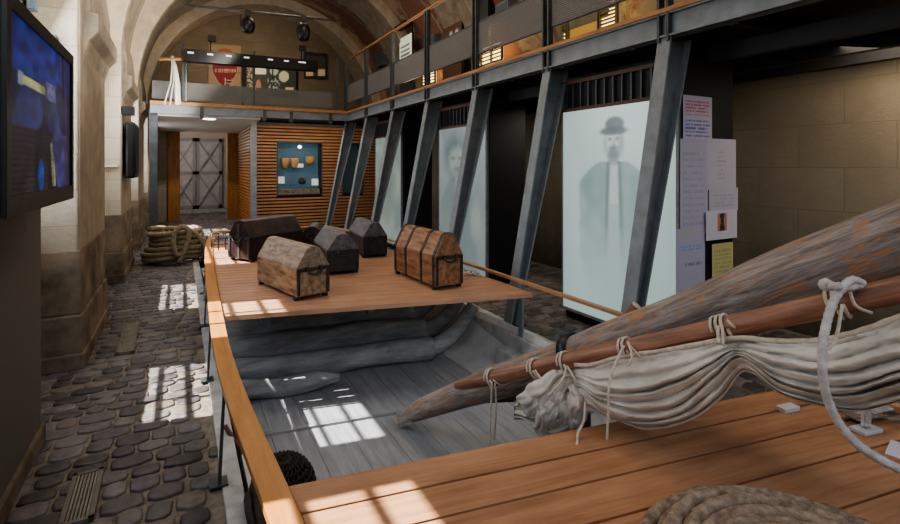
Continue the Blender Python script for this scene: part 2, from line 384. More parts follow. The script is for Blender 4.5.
# ---- vault shell
m=MB(); N=48; R=AR+.44; ys=[-1.5+k*1.0 for k in range(21)]
for y in ys:
    for k in range(N+1):
        th=pi-k*pi/N; m.v.append(Vector((AX+cos(th)*R,y,AZ+sin(th)*R)))
for j in range(len(ys)-1):
    for k in range(N):
        m.f.append([j*(N+1)+k,j*(N+1)+k+1,(j+1)*(N+1)+k+1,(j+1)*(N+1)+k]); m.sm.append(True)
o=m.build('ceiling',web_m,kind='structure')
sm=o.modifiers.new('s','SOLIDIFY'); sm.thickness=.15; sm.offset=-1
# diagonal groin mouldings
for (a,b) in ((3.9,5.3),(6.75,8.75),(10.2,12.1),(13.6,15.5)):
    for sgn in (0,1):
        m=MB(); pts=[]
        for k in range(31):
            t=.42+.58*k/30; th=pi-(t*pi); yy=(a+(b-a)*t) if sgn==0 else (b-(b-a)*t); pts.append((AX+cos(th)*(AR+.38),yy,AZ+sin(th)*(AR+.38)))
        m.tube(pts,.11,6); o=m.build('vault_groin',rib_m,kind='structure'); o['label']='slim stone groin crossing a vault bay'
# ---- right wall
m=MB(); m.box((XR,-1.5,0),(XR+.3,21.5,3.5)); m.build('wall_right',stone_r,kind='structure')
# ---- far wall above the doorway zone
DY=17.4
pL,pR=P(180,218,Y=DY),P(227,218,Y=DY)
m=MB()
m.box((-1.3,DY,0),(pL.x,DY+.25,2.9)); m.box((pR.x,DY,0),(5.9,DY+.25,2.9)); m.box((-1.3,DY,2.9),(5.9,DY+.25,7.2))
m.build('wall_far',stone_far,kind='structure')
# vestibule behind the opening
VY=20.6
m=MB(); m.box((pL.x-.7,VY+.08,0),(pR.x+.5,VY+.25,3.4)); m.box((pL.x-.7,DY+.25,0),(pL.x-.6,VY+.1,3.4)); m.box((pR.x+.3,DY+.25,0),(pR.x+.4,VY+.1,3.4)); m.box((pL.x-.7,DY+.25,3.3),(pR.x+.4,VY+.1,3.4))
m.build('wall_vestibule',plain('pale_plaster',(.42,.38,.33),.85),kind='structure')
m=MB(); m.box((pL.x-.6,VY-.55,0.0),(pR.x+.3,VY+.08,.12)); m.build('trim_3',kerb_m,kind='structure')
# double door with X bracing
dL,dM,dR=P(180,200,Y=VY).x,P(196,200,Y=VY).x,P(222,200,Y=VY).x; dT=2.72
for i,(a,b) in enumerate(((dL-.3,dM-.01),(dM+.01,dR))):
    o=MB().box((a,VY,.13),(b,VY+.07,dT)).build('door_%d'%(i+1),door_m,kind='structure')
    for z0,z1 in ((.25,1.38),(1.5,dT-.12)):
        q=MB(); q.bar((a+.08,VY-.03,z0),(b-.08,VY-.03,z1),.05,.06,Vector((0,1,0))); q.bar((a+.08,VY-.032,z1),(b-.08,VY-.032,z0),.05,.06,Vector((0,1,0))); q.build('cross_brace',door_d,o)
    q=MB(); 
    for z in (.19,1.44,dT-.06): q.box((a,VY-.03,z-.06),(b,VY,z+.06))
    for x in (a+.05,b-.05): q.box((x-.05,VY-.03,.13),(x+.05,VY,dT))
    q.build('rail_frame',door_d,o)
# wooden surround
sur=thing('door_surround','wide orange-brown wooden surround of the doorway at the far end','doorway',(0,DY,0))
w1=P(168,218,Y=DY).x; w2=P(238,218,Y=DY).x
MB().box((w1,DY-.16,0),(pL.x,DY,2.98)).build('jamb',frame_m,sur,.01)
MB().box((pR.x,DY-.16,0),(w2,DY,2.98)).build('jamb',frame_m,sur,.01)
MB().box((w1,DY-.16,2.98),(w2,DY,3.12)).build('head',frame_m,sur,.01)

# ================================================================== SLATTED ROOM
WY=13.5; wx0=P(254,200,Y=WY).x; cx0,cx1=P(278,170,Y=WY).x,P(321.5,170,Y=WY).x; cz0,cz1=P(300,194,Y=WY).z,P(300,143,Y=WY).z
rm=thing('slatted_booth','long booth clad in horizontal orange-brown slats under the far balcony','booth',(wx0,WY,0))
c3,c4=3.95,4.5
m=MB(); m.box((wx0+.02,WY+.05,0),(cx0,WY+.10,2.74)); m.box((cx1,WY+.05,0),(c3,WY+.1,2.74)); m.box((cx0,WY+.05,0),(cx1,WY+.1,cz0)); m.box((cx0,WY+.05,cz1),(cx1,WY+.1,2.74))
m.box((c3,WY+.05,0),(c4,WY+.1,cz0)); m.box((c3,WY+.05,cz1),(c4,WY+.1,2.74)); m.box((c4,WY+.05,0),(5.5,WY+.1,2.74)); m.box((wx0+.02,WY+.1,0),(wx0+.07,DY-.02,2.74))
m.build('backing',plain('dark_backing',(.03,.015,.008),.8),rm)
m=MB(); z=.05
while z<2.72:
    for a,b in ((wx0,cx0-.03),(cx1+.03,c3-.03),(c4+.03,5.48)): m.box((a,WY,z),(b,WY+.05,z+.052))
    if z+.05<cz0-.02 or z>cz1+.02:
        m.box((cx0-.03,WY,z),(cx1+.03,WY+.05,z+.052)); m.box((c3-.03,WY,z),(c4+.03,WY+.05,z+.052))
    z+=.085
m.build('slats',slat_m,rm)
m=MB(); z=.05
while z<2.72: m.box((wx0-.03,WY+.02,z),(wx0+.02,DY-.1,z+.052)); z+=.085
m.build('side_slats',wood('slat_side',(.20,.075,.018),(.34,.14,.035),(.42,.19,.06),'y'),rm)
MB().box((wx0-.02,WY-.02,2.74),(5.5,WY+.12,2.82)).build('top_rail',steel_d,rm)
def showcase(name,label,a,b,inner,es):
    t=thing(name,label,'display case',(a,WY,cz0))
    m=MB(); g=.025
    m.box((a-g,WY-.02,cz0-g),(a,WY+.42,cz1+g)); m.box((b,WY-.02,cz0-g),(b+g,WY+.42,cz1+g)); m.box((a,WY-.02,cz0-g),(b,WY+.42,cz0)); m.box((a,WY-.02,cz1),(b,WY+.42,cz1+g))
    m.build('case_frame',steel_d,t)
    MB().box((a,WY+.40,cz0),(b,WY+.42,cz1)).build('back_panel',plain(name+'_blue',inner,.7,emit=inner,es=es),t)
    MB().box((a,WY-.012,cz0),(b,WY-.006,cz1)).build('glass_pane',glassm,t)
    return t
sc=showcase('display_case','blue-lit glass display case holding pottery, set in the slatted booth',cx0,cx1,(.055,.10,.125),.45)
zs=cz0+.66
MB().box((cx0,WY+.12,zs-.42),(cx1,WY+.4,zs-.40)).build('glass_shelf',glassm,sc)
for (u,z,ti,lab) in ((285,zs+.02,0,'left terracotta beaker in the blue display case'),(294.5,zs+.02,0,'middle terracotta beaker in the blue display case'),(310,zs+.12,0,'tan round bowl mounted right and high in the blue display case')):
    x=P(u,160,Y=WY+.25).x; s=1
    pot=MB().lathe([(.06,0),(.09,.05),(.115,.16),(.12,.24),(.11,.27),(.10,.27),(.07,.2)] if u<300 else [(.05,0),(.11,.05),(.13,.13),(.10,.2),(.12,.24),(.1,.22)],16,Matrix.Translation((x,WY+.25,z))).build('pottery_jar',plain('terracotta_%d'%u,(.50,.28,.12),.7),None)
    tag(pot,lab,'pottery')
    MB().box((x-.03,WY+.25,z-.008),(x+.03,WY+.4,z)).build('bracket',steel_d,pot,world=True)
x=P(302,180,Y=WY+.25).x
o=MB().lathe([(.05,0),(.09,.03),(.10,.08),(.06,.13),(.08,.16)],14,Matrix.Translation((x,WY+.25,zs-.4))).build('pottery_jar',plain('dark_clay',(.07,.05,.04),.6)); tag(o,'small dark clay pot on the lower glass shelf','pottery')
for u,vv,lab in ((281,180,'white label card at left foot of the lower shelf'),(315,182,'white label card at right of the lower shelf'),(300,165.5,'small white label card beside the bowl'),(315,192,'thin white label strip at the case floor')):
    p=P(u,vv,Y=WY+.2); hh=.09 if vv in(180,182) else .05
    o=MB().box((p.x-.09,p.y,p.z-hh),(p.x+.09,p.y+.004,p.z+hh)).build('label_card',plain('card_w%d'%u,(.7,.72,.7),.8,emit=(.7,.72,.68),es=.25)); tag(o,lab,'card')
MB().box((cx0+.02,WY+.1,cz0),(cx1-.02,WY+.38,cz0+.12)).build('pebble_bed',mix_noise('sand_bed',(.12,.08,.05),(.3,.22,.14),15,rough=.9),sc)
showcase('dark_case','dark unlit glass display case at right end of slatted booth',c3,c4,(.03,.045,.045),.4)
# white soffit panel with downlight over the passage, and its steel
sp=thing('soffit_panel','white lit soffit panel above the passage to the far door','ceiling panel',(0,12,2.72))
a=P(152,117,Y=11.9).x; b=wx0-.05
m=MB(); m.box((a,11.95,2.74),(b,DY-.2,2.80)); m.build('panel',soffit,sp)
p=P(209,119,z=2.735); MB().lathe([(.13,-.012),(.13,0)],18,Matrix.Translation((p.x,p.y,2.738))).build('downlight',lamp_em,sp)
# ================================================================== GALLERY (balcony)
GX=3.6; ledz=3.02
colY=[2.84+1.53*k for k in range(7)]
FY=11.75
gal=thing('gallery','steel gallery running along the right side with wood-edged floor','balcony',(GX,6,2.8))
m=MB()
m.box((GX,-1.0,2.78),(GX+.016,FY,2.98)); m.box((GX-.04,-1.0,2.965),(GX+.09,FY,2.98)); m.box((GX-.04,-1.0,2.78),(GX+.09,FY,2.795)); m.build('edge_beam',steel,gal)
MB().box((GX-.05,-1.0,2.983),(GX+.14,FY-.05,ledz)).build('wood_ledge',ledge_m,gal)
MB().box((GX+.14,-1.0,2.93),(5.52,DY-.05,2.99)).build('gallery_floor',joist_m,gal)
for k in range(13):
    y=-.6+k*.95
    MB().box((GX+.05,y,2.76),(5.5,y+.07,2.93)).build('joist',joist_m,gal)
for x in (4.15,4.8,5.35):
    MB().box((x,-1.0,2.62),(x+.08,FY,2.765)).build('purlin',joist_m,gal)
MB().tube([(GX-.02,-1,4.27),(GX-.02,FY,4.27)],.024,8).build('handrail',ledge_m,gal)
postY=[1.3]+colY
for k,y in enumerate(postY):
    for d in (-.045,.045):
        MB().box((GX-.045,y+d-.012,2.74),(GX+.02,y+d+.012,4.26)).build('rail_post',steel_d,gal)
for k in range(len(postY)-1):
    y0,y1=postY[k]+.07,postY[k+1]-.07
    MB().box((GX-.01,y0,3.24),(GX+.002,y1,3.66)).build('mesh_panel',perf,gal)
    q=MB()
    for z in (3.23,3.665): q.box((GX-.015,y0,z-.008),(GX+.008,y1,z+.008))
    q.build('panel_edge',steel_d,gal)
MB().box((GX-.01,-1,3.24),(GX+.002,1.2,3.66)).build('mesh_panel',perf,gal)
# leaning steel columns, I section tapering downwards
def column(y):
    t=thing('steel_column','','column',(3.25,y,0))
    xb,xt=3.04,GX-.02; h=2.78
    def plate(off_b,off_t,wd,name):
        m=MB(); vs=[]
        for (x,z) in ((xb+off_b,0.0),(xt+off_t,h)):
            vs+=[(x,y-wd,z),(x+.018,y-wd,z),(x+.018,y+wd,z),(x,y+wd,z)]
        m.add(vs,[(3,2,1,0),(4,5,6,7),(0,1,5,4),(1,2,6,5),(2,3,7,6),(3,0,4,7)]); m.build(name,steel,t)
    plate(0,0,.065,'front_flange'); plate(.07,.25,.065,'rear_flange')
    m=MB(); vs=[]
    for (x0,x1,z) in ((xb+.018,xb+.07,0),(xt+.018,xt+.25,h)): vs+=[(x0,y-.01,z),(x1,y-.01,z),(x1,y+.01,z),(x0,y+.01,z)]
    m.add(vs,[(3,2,1,0),(4,5,6,7),(0,1,5,4),(1,2,6,5),(2,3,7,6),(3,0,4,7)]); m.build('web',steel_w,t)
    MB().box((xb-.04,y-.11,.0),(xb+.18,y+.11,.03)).build('foot_plate',steel_d,t)
    return t
steel_w=mix_noise('shaded_web_steel',(.10,.11,.12),(.15,.165,.175),6,rough=.5,bmp=.04,spec=.4)  # darker copy of the column steel, shade painted into the web
cl=['leaning grey steel column just left of the notice papers, in front of the right portrait',
 'leaning grey steel column between the black panel and the right portrait','leaning grey steel column crossing the middle portrait',
 'leaning grey steel column left of the middle portrait','leaning grey steel column crossing the farthest pale portrait',
 'leaning grey steel column next beyond the farthest portrait','leaning grey steel column nearest the slatted booth']
for y,l in zip(colY,cl):
    t=column(y); t['label']=l; t['group']='leaning columns under the gallery'
# far cross balcony
fb=thing('far_balcony','balcony crossing the far end, with wooden ledge and mesh railing','balcony',(1.5,FY,2.8))
xa=P(150,100,Y=FY).x
MB().box((xa,FY,2.78),(GX,FY+.05,2.95)).build('edge_beam',steel,fb)
MB().box((xa,FY-.05,2.95),(GX,FY+.16,3.02)).build('wood_ledge',ledge_m,fb)
MB().box((xa,FY+.05,2.86),(GX,DY-.02,2.93)).build('balcony_floor',joist_m,fb)
for x in (xa+.9,1.62,2.2,3.1): MB().box((x,FY-.02,2.70),(x+.07,FY+.1,2.94)).build('bracket',steel_d,fb)
for u0,u1 in ((152,181),(184,252),(256,332)):
    a,b=P(u0,90,Y=FY+.1).x,P(u1,90,Y=FY+.1).x
    MB().box((a,FY+.09,3.08),(b,FY+.10,3.45)).build('mesh_panel',perf,fb)
for u in (183,254,337):
    x=P(u,90,Y=FY+.1).x; MB().box((x-.02,FY+.06,2.95),(x+.02,FY+.12,4.25)).build('rail_post',steel_d,fb)
m=MB()
for z in (3.75,3.92,4.08): m.tube([(P(183,80,Y=FY+.1).x,FY+.09,z),(P(254,80,Y=FY+.1).x,FY+.09,z)],.006,5)
m.build('rail_wire',steel_d,fb)
# steel posts carrying it
for u,y,mat,l,w in ((153.5,11.9,steel_d,'dark steel post left of the far doorway',.075),(253.5,13.2,steel,'grey steel post at the corner of the slatted booth',.07)):
    x=P(u,180,Y=y).x; o=MB().box((x-w,y-.05,0),(x+w,y+.05,2.84 if y<12 else 2.86)).build('steel_post',mat,bevel=.005); tag(o,l,'post')
# lighting truss, black box bar
a,b=P(182,55,Y=11.5),P(318,68,Y=11.5)
tr=thing('lighting_bar','long black lighting bar spanning the far balcony','lighting bar',((a.x+b.x)/2,11.5,4.2))
a=P(182.5,55.5,Y=11.3);b=P(316,66.5,Y=11.9)
m=MB(); m.bar(a,b,.2,.24); m.build('bar_body',blackb,tr)
for u in (189,206,223,240,264,281,297,300):
    t=(u-182.5)/133.5; p=a.lerp(b,t); d=(b-a).normalized(); n=Vector((d.y,-d.x,0))
    if n.y>0: n=-n
    MB().bar(p+n*.105-d*.07+UP*.05,p+n*.105+d*.04+UP*.05,.015,.03).build('lamp_lens',plain('lens_%d'%u,(.3,.3,.3),.3,emit=(.85,.88,1),es=.8),tr)
for u in (207,299): 
    t=(u-182.5)/133.5; p=a.lerp(b,t); MB().tube([p,p+UP*.42],.012,6).build('hanger',blackb,tr); MB().box((p.x-.05,p.y-.05,p.z+.34),(p.x+.1,p.y+.05,p.z+.46)).build('clamp',blackb,tr)
p=a.lerp(b,.02)
MB().tube([(p.x,p.y,p.z),(p.x,p.y,3.0)],.02,6).build('stand_leg',steel_d,tr)
# tension rod and two spotlights
ra,rb=P(184,5,Y=9.7),P(331,20,Y=10.3)
rod=MB().tube([ra,rb],.022,6).build('tension_rod',steel_d); tag(rod,'thin dark rod spanning the vault with two spotlights','rod')
for u,vt,vb,l in ((241,13,34,'left black spotlight hanging from the rod'),(299,20,46,'right black spotlight hanging from the rod, slightly lower')):
    t=(u-184)/147; p=ra.lerp(rb,t)
    s=thing('spotlight',l,'spotlight',p,0,'spotlights hanging from the rod')
    k=(vb-vt)*10/500
    MB().box((p.x-.05,p.y-.04,p.z-.12),(p.x+.05,p.y+.04,p.z+.03)).build('yoke',blackb,s)
    MB().lathe([(.05,0),(.10,.02),(.13,.12),(.13,k*.5),(.09,k*.62),(.05,k*.72)],16,Matrix.Translation((p.x,p.y,p.z-.1-k*.72))).build('lamp_housing',blackb,s)
    MB().box((p.x-.14,p.y-.02,p.z-.3),(p.x-.11,p.y+.02,p.z-.08)).build('barn_door',blackb,s)
# white cords hung at the far balcony
hx=P(171,60,Y=FY+.3)
FYc=FY-.28
wc=thing('hanging_cords','white cloth cords knotted and draped from a short wooden bar on the far balcony','cord',(hx.x,hx.y,hx.z))
bp=P(159,59,Y=FY-.14);bq=P(182,59,Y=FY-.14)
MB().tube([bp,bq],.03,8).build('wooden_bar',ledge_m,wc)
for du0,du1,w in ((172,164,.012),(173,170,.012),(174,177,.036),(176,180,.016)):
    MB().tube([P(172,56,Y=FY-.14),P(du0,66,Y=FY-.14),P((du0*2+du1)/3+1.5,82,Y=FY-.14),P(du1,105,Y=FY-.14)],w,8,3,.12).build('cord',wrope,wc)
# poster and displays on the far wall
def grid_print(name,p00,p10,p01,nx,ny,fn,mat,parent=None,thick=0):
    """flat sheet; s 0..1 left to right, t 0..1 bottom to top"""
    m=MB(); cols=[]
    for j in range(ny+1):
        for i in range(nx+1):
            s,t=i/nx,j/ny; m.v.append(p00+(p10-p00)*s+(p01-p00)*t); cols.append(fn(s,t))
    for j in range(ny):
        for i in range(nx): m.f.append([j*(nx+1)+i,j*(nx+1)+i+1,(j+1)*(nx+1)+i+1,(j+1)*(nx+1)+i]); m.sm.append(False)
    m.cols=cols; o=m.build(name,mat,parent)
    return o
def mixv(a,b,t): t=max(0,min(1,t)); return tuple(x*(1-t)+y*t for x,y in zip(a,b))
def ell(s,t,cx,cy,rx,ry,soft=.15):
    d=sqrt(((s-cx)/rx)**2+((t-cy)/ry)**2); return max(0,min(1,(1+soft-d)/(2*soft)))
def nz(x,y,k=0): return noise.noise(Vector((x,y,k)))
PY=DY-.06
def poster(s,t):
    c=(.30,.20,.115) 
    if t>.86: return mixv((.30,.21,.11),(.34,.09,.03),ell(s,t,.5,.86,.22,.07))
    if t<.17:
        return (.17,.15,.13)
    # shield
    yy=(t-.19)/.68; w=.40 if yy>.45 else .40*sqrt(max(0,yy/.45))
    if abs(s-.5)<w:
        c=(.20,.012,.016)
        if abs(abs(s-.5)-w)<.02: c=(.5,.33,.2)
        for ty in (.80,.64,.46):
            if abs(yy-ty)<.055 and abs(s-.5)<w*.85 and nz(s*38,ty*9)>-.15: c=(.12,.05,.05) if ty==.64 else (.5,.28,.2)
    return c
p0,p1,p2=P(208.5,96.5,Y=PY),P(241,96.5,Y=PY),P(208.5,44,Y=PY)
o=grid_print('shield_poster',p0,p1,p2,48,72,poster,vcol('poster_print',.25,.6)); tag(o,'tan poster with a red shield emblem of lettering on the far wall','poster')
# glass cabinet display with small exhibits
def exhib(s,t):
    c=(.035,.032,.026)
    if .13<s<.40 and t>.62: c=(.60,.56,.40)
    if .02<s<.12 and nz(s*40,t*14)>0: c=(.30,.25,.17)
    if ell(s,t,.24,.12,.05,.28): c=(.30,.15,.07)
    if ell(s,t,.75,.55,.09,.16): c=(.42,.40,.24)
    if ell(s,t,.55,.72,.07,.12): c=(.32,.33,.26)
    if .78<s<.95 and .06<t<.2: c=(.45,.36,.15)
    if abs(s-.52)<.012: c=(.01,.01,.01)
    if .42<s<.66 and .05<t<.5 and nz(s*25,t*14,3)>.1: c=(.25,.25,.21)
    return c
fc=thing('exhibit_cabinet','wall cabinet of small lit exhibits right of the red shield poster','cabinet',P(270,93,Y=PY))
grid_print('exhibit_print',P(246,93,Y=PY-.02),P(296,93,Y=PY-.02),P(246,62,Y=PY-.02),70,40,exhib,vcol('exhibit_glow',.55,.5),fc)
q0,q1=P(244,95,Y=PY),P(298,60,Y=PY); MB().box((q0.x,PY,q0.z),(q1.x,PY+.05,q1.z)).build('cabinet_box',black,fc)
q0,q1=P(242,98,Y=PY),P(245.5,56,Y=PY); o=MB().box((q0.x,PY-.08,q0.z),(q1.x,PY,q1.z)).build('black_board',black); tag(o,'narrow black upright board right of the shield poster','board')
q0,q1=P(243,106,Y=16.3),P(270,91,Y=16.3); o=MB().box((q0.x,16.3,2.93),(q1.x,16.6,q1.z)).build('grey_plinth',plain('plinth_grey',(.12,.115,.115),.6),bevel=.01); tag(o,'grey plinth standing below the exhibit cabinet','plinth')
def snowf(s,t):
    c=(.05,.035,.025)
    if t<.35 and (s<.4 or s>.62): return (.5,.36,.2)
    return c
q0,q1=P(304,78,Y=PY),P(327,54,Y=PY)
fr=thing('framed_picture','dark framed picture on the far wall at the end of the gallery handrail','picture',(q0.x,PY,q0.z))
MB().box((q0.x,PY,q0.z),(q1.x,PY+.04,q1.z)).build('frame',steel_d,fr)
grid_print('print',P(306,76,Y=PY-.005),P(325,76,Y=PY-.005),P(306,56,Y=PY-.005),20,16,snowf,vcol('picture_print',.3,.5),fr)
q0,q1=P(305,77,Y=16.9),P(313.5,70,Y=16.9)
# rope-ladder like exhibit in front of the balcony
q=MB(); a=P(226,86,Y=FY-.1).x; b=P(233,86,Y=FY-.1).x
for x in (a,b): q.tube([(x,FY+.14,3.02),(x,FY+.14,3.62)],.008,5)
for k in range(9): q.tube([(a,FY+.14,3.05+k*.065),(b,FY+.14,3.05+k*.065)],.009,5)
o=q.build('little_ladder',wrope); tag(o,'small ladder-like exhibit standing on far balcony ledge before the poster','ladder')

# things up on the gallery: glowing louvred panes for window light, boards, blue boxes
def wallrect(u0,u1,v0,v1,X):
    a=P(u0,(v0+v1)/2,X=X); b=P(u1,(v0+v1)/2,X=X); um=(u0+u1)/2
    zt=P(um,v0,X=X).z; zb=P(um,v1,X=X).z
    return min(a.y,b.y),max(a.y,b.y),zb,zt
def louvre(u0,u1,v0,v1,n,lab,mat=None,cols=1):  # glowing panes stand in for patterns of window light on the wall
    y0,y1,z0,z1=wallrect(u0,u1,v0,v1,5.50)
    t=thing('louvred_window_light',lab,'window light',(5.5,(y0+y1)/2,z0))
    MB().box((5.495,y0,z0),(5.51,y1,z1)).build('pane',mat or warm_em,t)
    q=MB()
    for k in range(n+1): z=z0+(z1-z0)*k/n; q.box((5.46,y0,z-.012),(5.495,y1,z+.012))
    for k in range(cols+1): yy=y0+(y1-y0)*k/cols; q.box((5.455,yy-.02,z0),(5.495,yy+.02,z1))
    q.build('louvre',plain('louvre_paint%d'%u0,(.22,.16,.08),.6),t)
louvre(473,503,46,64,5,'low glowing louvred patch of window light with three panes above the gallery ledge',cols=3)
louvre(488.5,494,20,45,8,'narrow glowing louvred strip of window light above the three-pane patch')
louvre(601,618,1,30,8,'wide glowing louvred patch of window light left of nearest gallery posts')
louvre(563.5,568,-4,40,12,'narrow tall glowing strip of window light beside the amber panel')
louvre(569,600,14,44,1,'amber glowing panel between two louvred patches of window light',amber_em)
louvre(423,436,72,84,4,'small glowing louvred patch of window light far along the gallery',cols=2)
louvre(406,413,82,88,2,'smallest glowing patch of window light farthest along the gallery')
for u0,u1,v0,v1,lab in ((376,382,52,66,'farthest blue-grey box on the gallery wall'),(425,434,36,48,'second farthest blue-grey box on the gallery wall'),(495,508,2,18,'nearest blue-grey box on the gallery wall')):
    y0,y1,z0,z1=wallrect(u0,u1,v0,v1,5.3)
    t=MB().box((5.3,y0,z0),(5.5,y1,z1)).build('wall_speaker',plain('blue_grey_box%d'%u0,(.16,.20,.25),.6),bevel=.01); tag(t,lab,'speaker','blue-grey boxes on the gallery wall')
    MB().box((5.292,y0+.03,z0+.04),(5.3,y1-.03,z1-.04)).build('grille',plain('grille%d'%u0,(.10,.125,.16),.7),t)
y0,y1,z0,z1=wallrect(443,462,14,62,5.2)
bd=thing('exhibit_board','brown exhibit board with a pale round logo on the gallery','board',(5.2,y0,3.0))
def bdf(s,t):
    c=(.10,.05,.03)
    for cx in (.45,.75):
        d=sqrt(((s-cx)/.14)**2+((t-.70)/.12)**2)
        if .6<d<1: c=(.55,.52,.45)
    return c
grid_print('board_face',Vector((5.19,y1,3.0)),Vector((5.19,y0,3.0)),Vector((5.19,y1,z1)),30,40,bdf,vcol('board_print',.1,.6),bd)
MB().box((5.2,y0,3.0),(5.26,y1,z1)).build('board_back',black,bd)
y0,y1,z0,z1=wallrect(400,412,36,62,5.1)
sgn=thing('lit_panel','pale lit information panel under a lamp far along the gallery','sign',(5.1,y0,3.0))
def sgf(s,t): return (.10,.10,.08) if int(t*12)%2 and s>.1 and s<.85 and t<.75 else (.55,.58,.46)
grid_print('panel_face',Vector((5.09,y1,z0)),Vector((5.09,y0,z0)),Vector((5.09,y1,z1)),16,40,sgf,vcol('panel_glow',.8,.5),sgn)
MB().box((5.1,y0-.02,3.0),(5.14,y1+.02,z1+.02)).build('panel_back',steel_d,sgn)
MB().box((4.9,y0,z1+.2),(5.1,y1+.2,z1+.28)).build('panel_lamp',blackb,sgn)
MB().box((5.1,y0,z1),(5.12,y0+.03,z1+.24)).build('lamp_arm',blackb,sgn)
y0,y1,z0,z1=wallrect(474,488,-24,24,5.3)
o=MB().box((5.3,y0,z0),(5.5,y1,z1)).build('dark_board',plain('dark_green_board',(.018,.03,.028),.4),bevel=.01); tag(o,'tall dark exhibit board high on the gallery wall behind the railing','board')

# ================================================================== LIGHT BOXES
def man(s,t):
    bg=mixv((.44,.58,.56),(.62,.76,.72),(t+.1)+.15*nz(s*2,t*3)); bg=mixv(bg,(.36,.50,.50),max(0,(abs(s-.5)-.33)*2.2))
    ink=(.11,.17,.17); c=bg
    fade=max(.0,min(1,(t-.05)*1.6))
    # coat
    cx=.50
    if t<.745:
        w=.10+.24*min(1,((.745-t)/.10)**.6); w+=.03*nz(t*9,1)
        if t<.35: w-=(.35-t)*.25
        e=max(0,min(1,(w-abs(s-cx))/.03)); k=.62*fade*(.75+.25*nz(s*9,t*12,5))*(1 if t>.3 else max(.25,t/.3))
        c=mixv(c,(.10,.20,.18),e*k*1.15)
        sh=max(0,min(1,(.045+(.74-t)*.05-abs(s-cx-.01))/.02))*max(0,min(1,(t-.15)*3))
        c=mixv(c,(.62,.73,.69),sh*(.8 if t>.55 else .45))
        for sg in (-1,1):
            lp=abs(abs(s-cx-.01)-(.05+(.74-t)*.06)); 
            c=mixv(c,ink,max(0,1-lp/.025)*.35*max(0,min(1,(t-.3)*4)))
    c=mixv(c,ink,.75*ell(s,t,.51,.742,.055,.012))
    c=mixv(c,(.40,.47,.45),.9*ell(s,t,.505,.775,.055,.05))
    c=mixv(c,(.62,.70,.66),.9*ell(s,t,.505,.835,.080,.062,.12))
    c=mixv(c,ink,.75*ell(s,t,.505,.785,.05,.03,.5))
    c=mixv(c,ink,.55*ell(s,t,.505,.808,.035,.006,.5))
    for ex in (.475,.540): c=mixv(c,ink,.75*ell(s,t,ex,.848,.018,.008,.5))
    c=mixv(c,ink,.35*ell(s,t,.51,.828,.012,.02,.6)); c=mixv(c,ink,.45*ell(s,t,.575,.83,.022,.05,.5)); c=mixv(c,ink,.35*ell(s,t,.43,.83,.015,.045,.5))
    c=mixv(c,(.09,.12,.13),.9*ell(s,t,.505,.885,.125,.020,.2))
    c=mixv(c,(.10,.13,.14),.92*ell(s,t,.515,.915,.085,.036,.15))
    return c
def face(s,t):
    c=mixv((.40,.50,.50),(.50,.58,.57),nz(s*3,t*4)+.5)
    c=mixv(c,(.17,.25,.25),.7*ell(s,t,.42,.80,.30,.15,.35))
    c=mixv(c,(.58,.66,.62),.9*ell(s,t,.40,.76,.17,.10,.3))
    c=mixv(c,(.18,.25,.25),.6*ell(s,t,.33,.78,.05,.012,.4)); c=mixv(c,(.18,.25,.25),.6*ell(s,t,.49,.78,.05,.012,.4)); c=mixv(c,(.2,.27,.27),.6*ell(s,t,.43,.70,.08,.018,.5))
    if t<.64:
        w=.2+.25*min(1,(.64-t)*5); e=max(0,min(1,(w-abs(s-.42))/.08)); c=mixv(c,(.26,.36,.35),e*.55)
        c=mixv(c,(.60,.68,.64),.8*max(0,1-abs(s-.42-.1*(.64-t))/.07)*(t>.22))
    c=mixv(c,(.62,.70,.64),.7*ell(s,t,.80,.36,.10,.13,.4))
    return c
def pale(s,t):
    c=mixv((.36,.45,.42),(.54,.62,.56),nz(s*4,t*5,2)+.5)
    c=mixv(c,(.20,.28,.26),.4*ell(s,t,.5,.6,.25,.3,.5)); return c
boxes=[(2.84,4.36,man,'right-hand light box with the full-length portrait of a man in hat and coat',3.8,4.52,1.0),
       (5.92,7.42,face,'middle light box with a blurry pale portrait of a bearded figure',3.8,4.45,.62),
       (9.0,10.5,pale,'farthest light box, pale and crossed by two leaning columns',3.8,4.45,.62)]
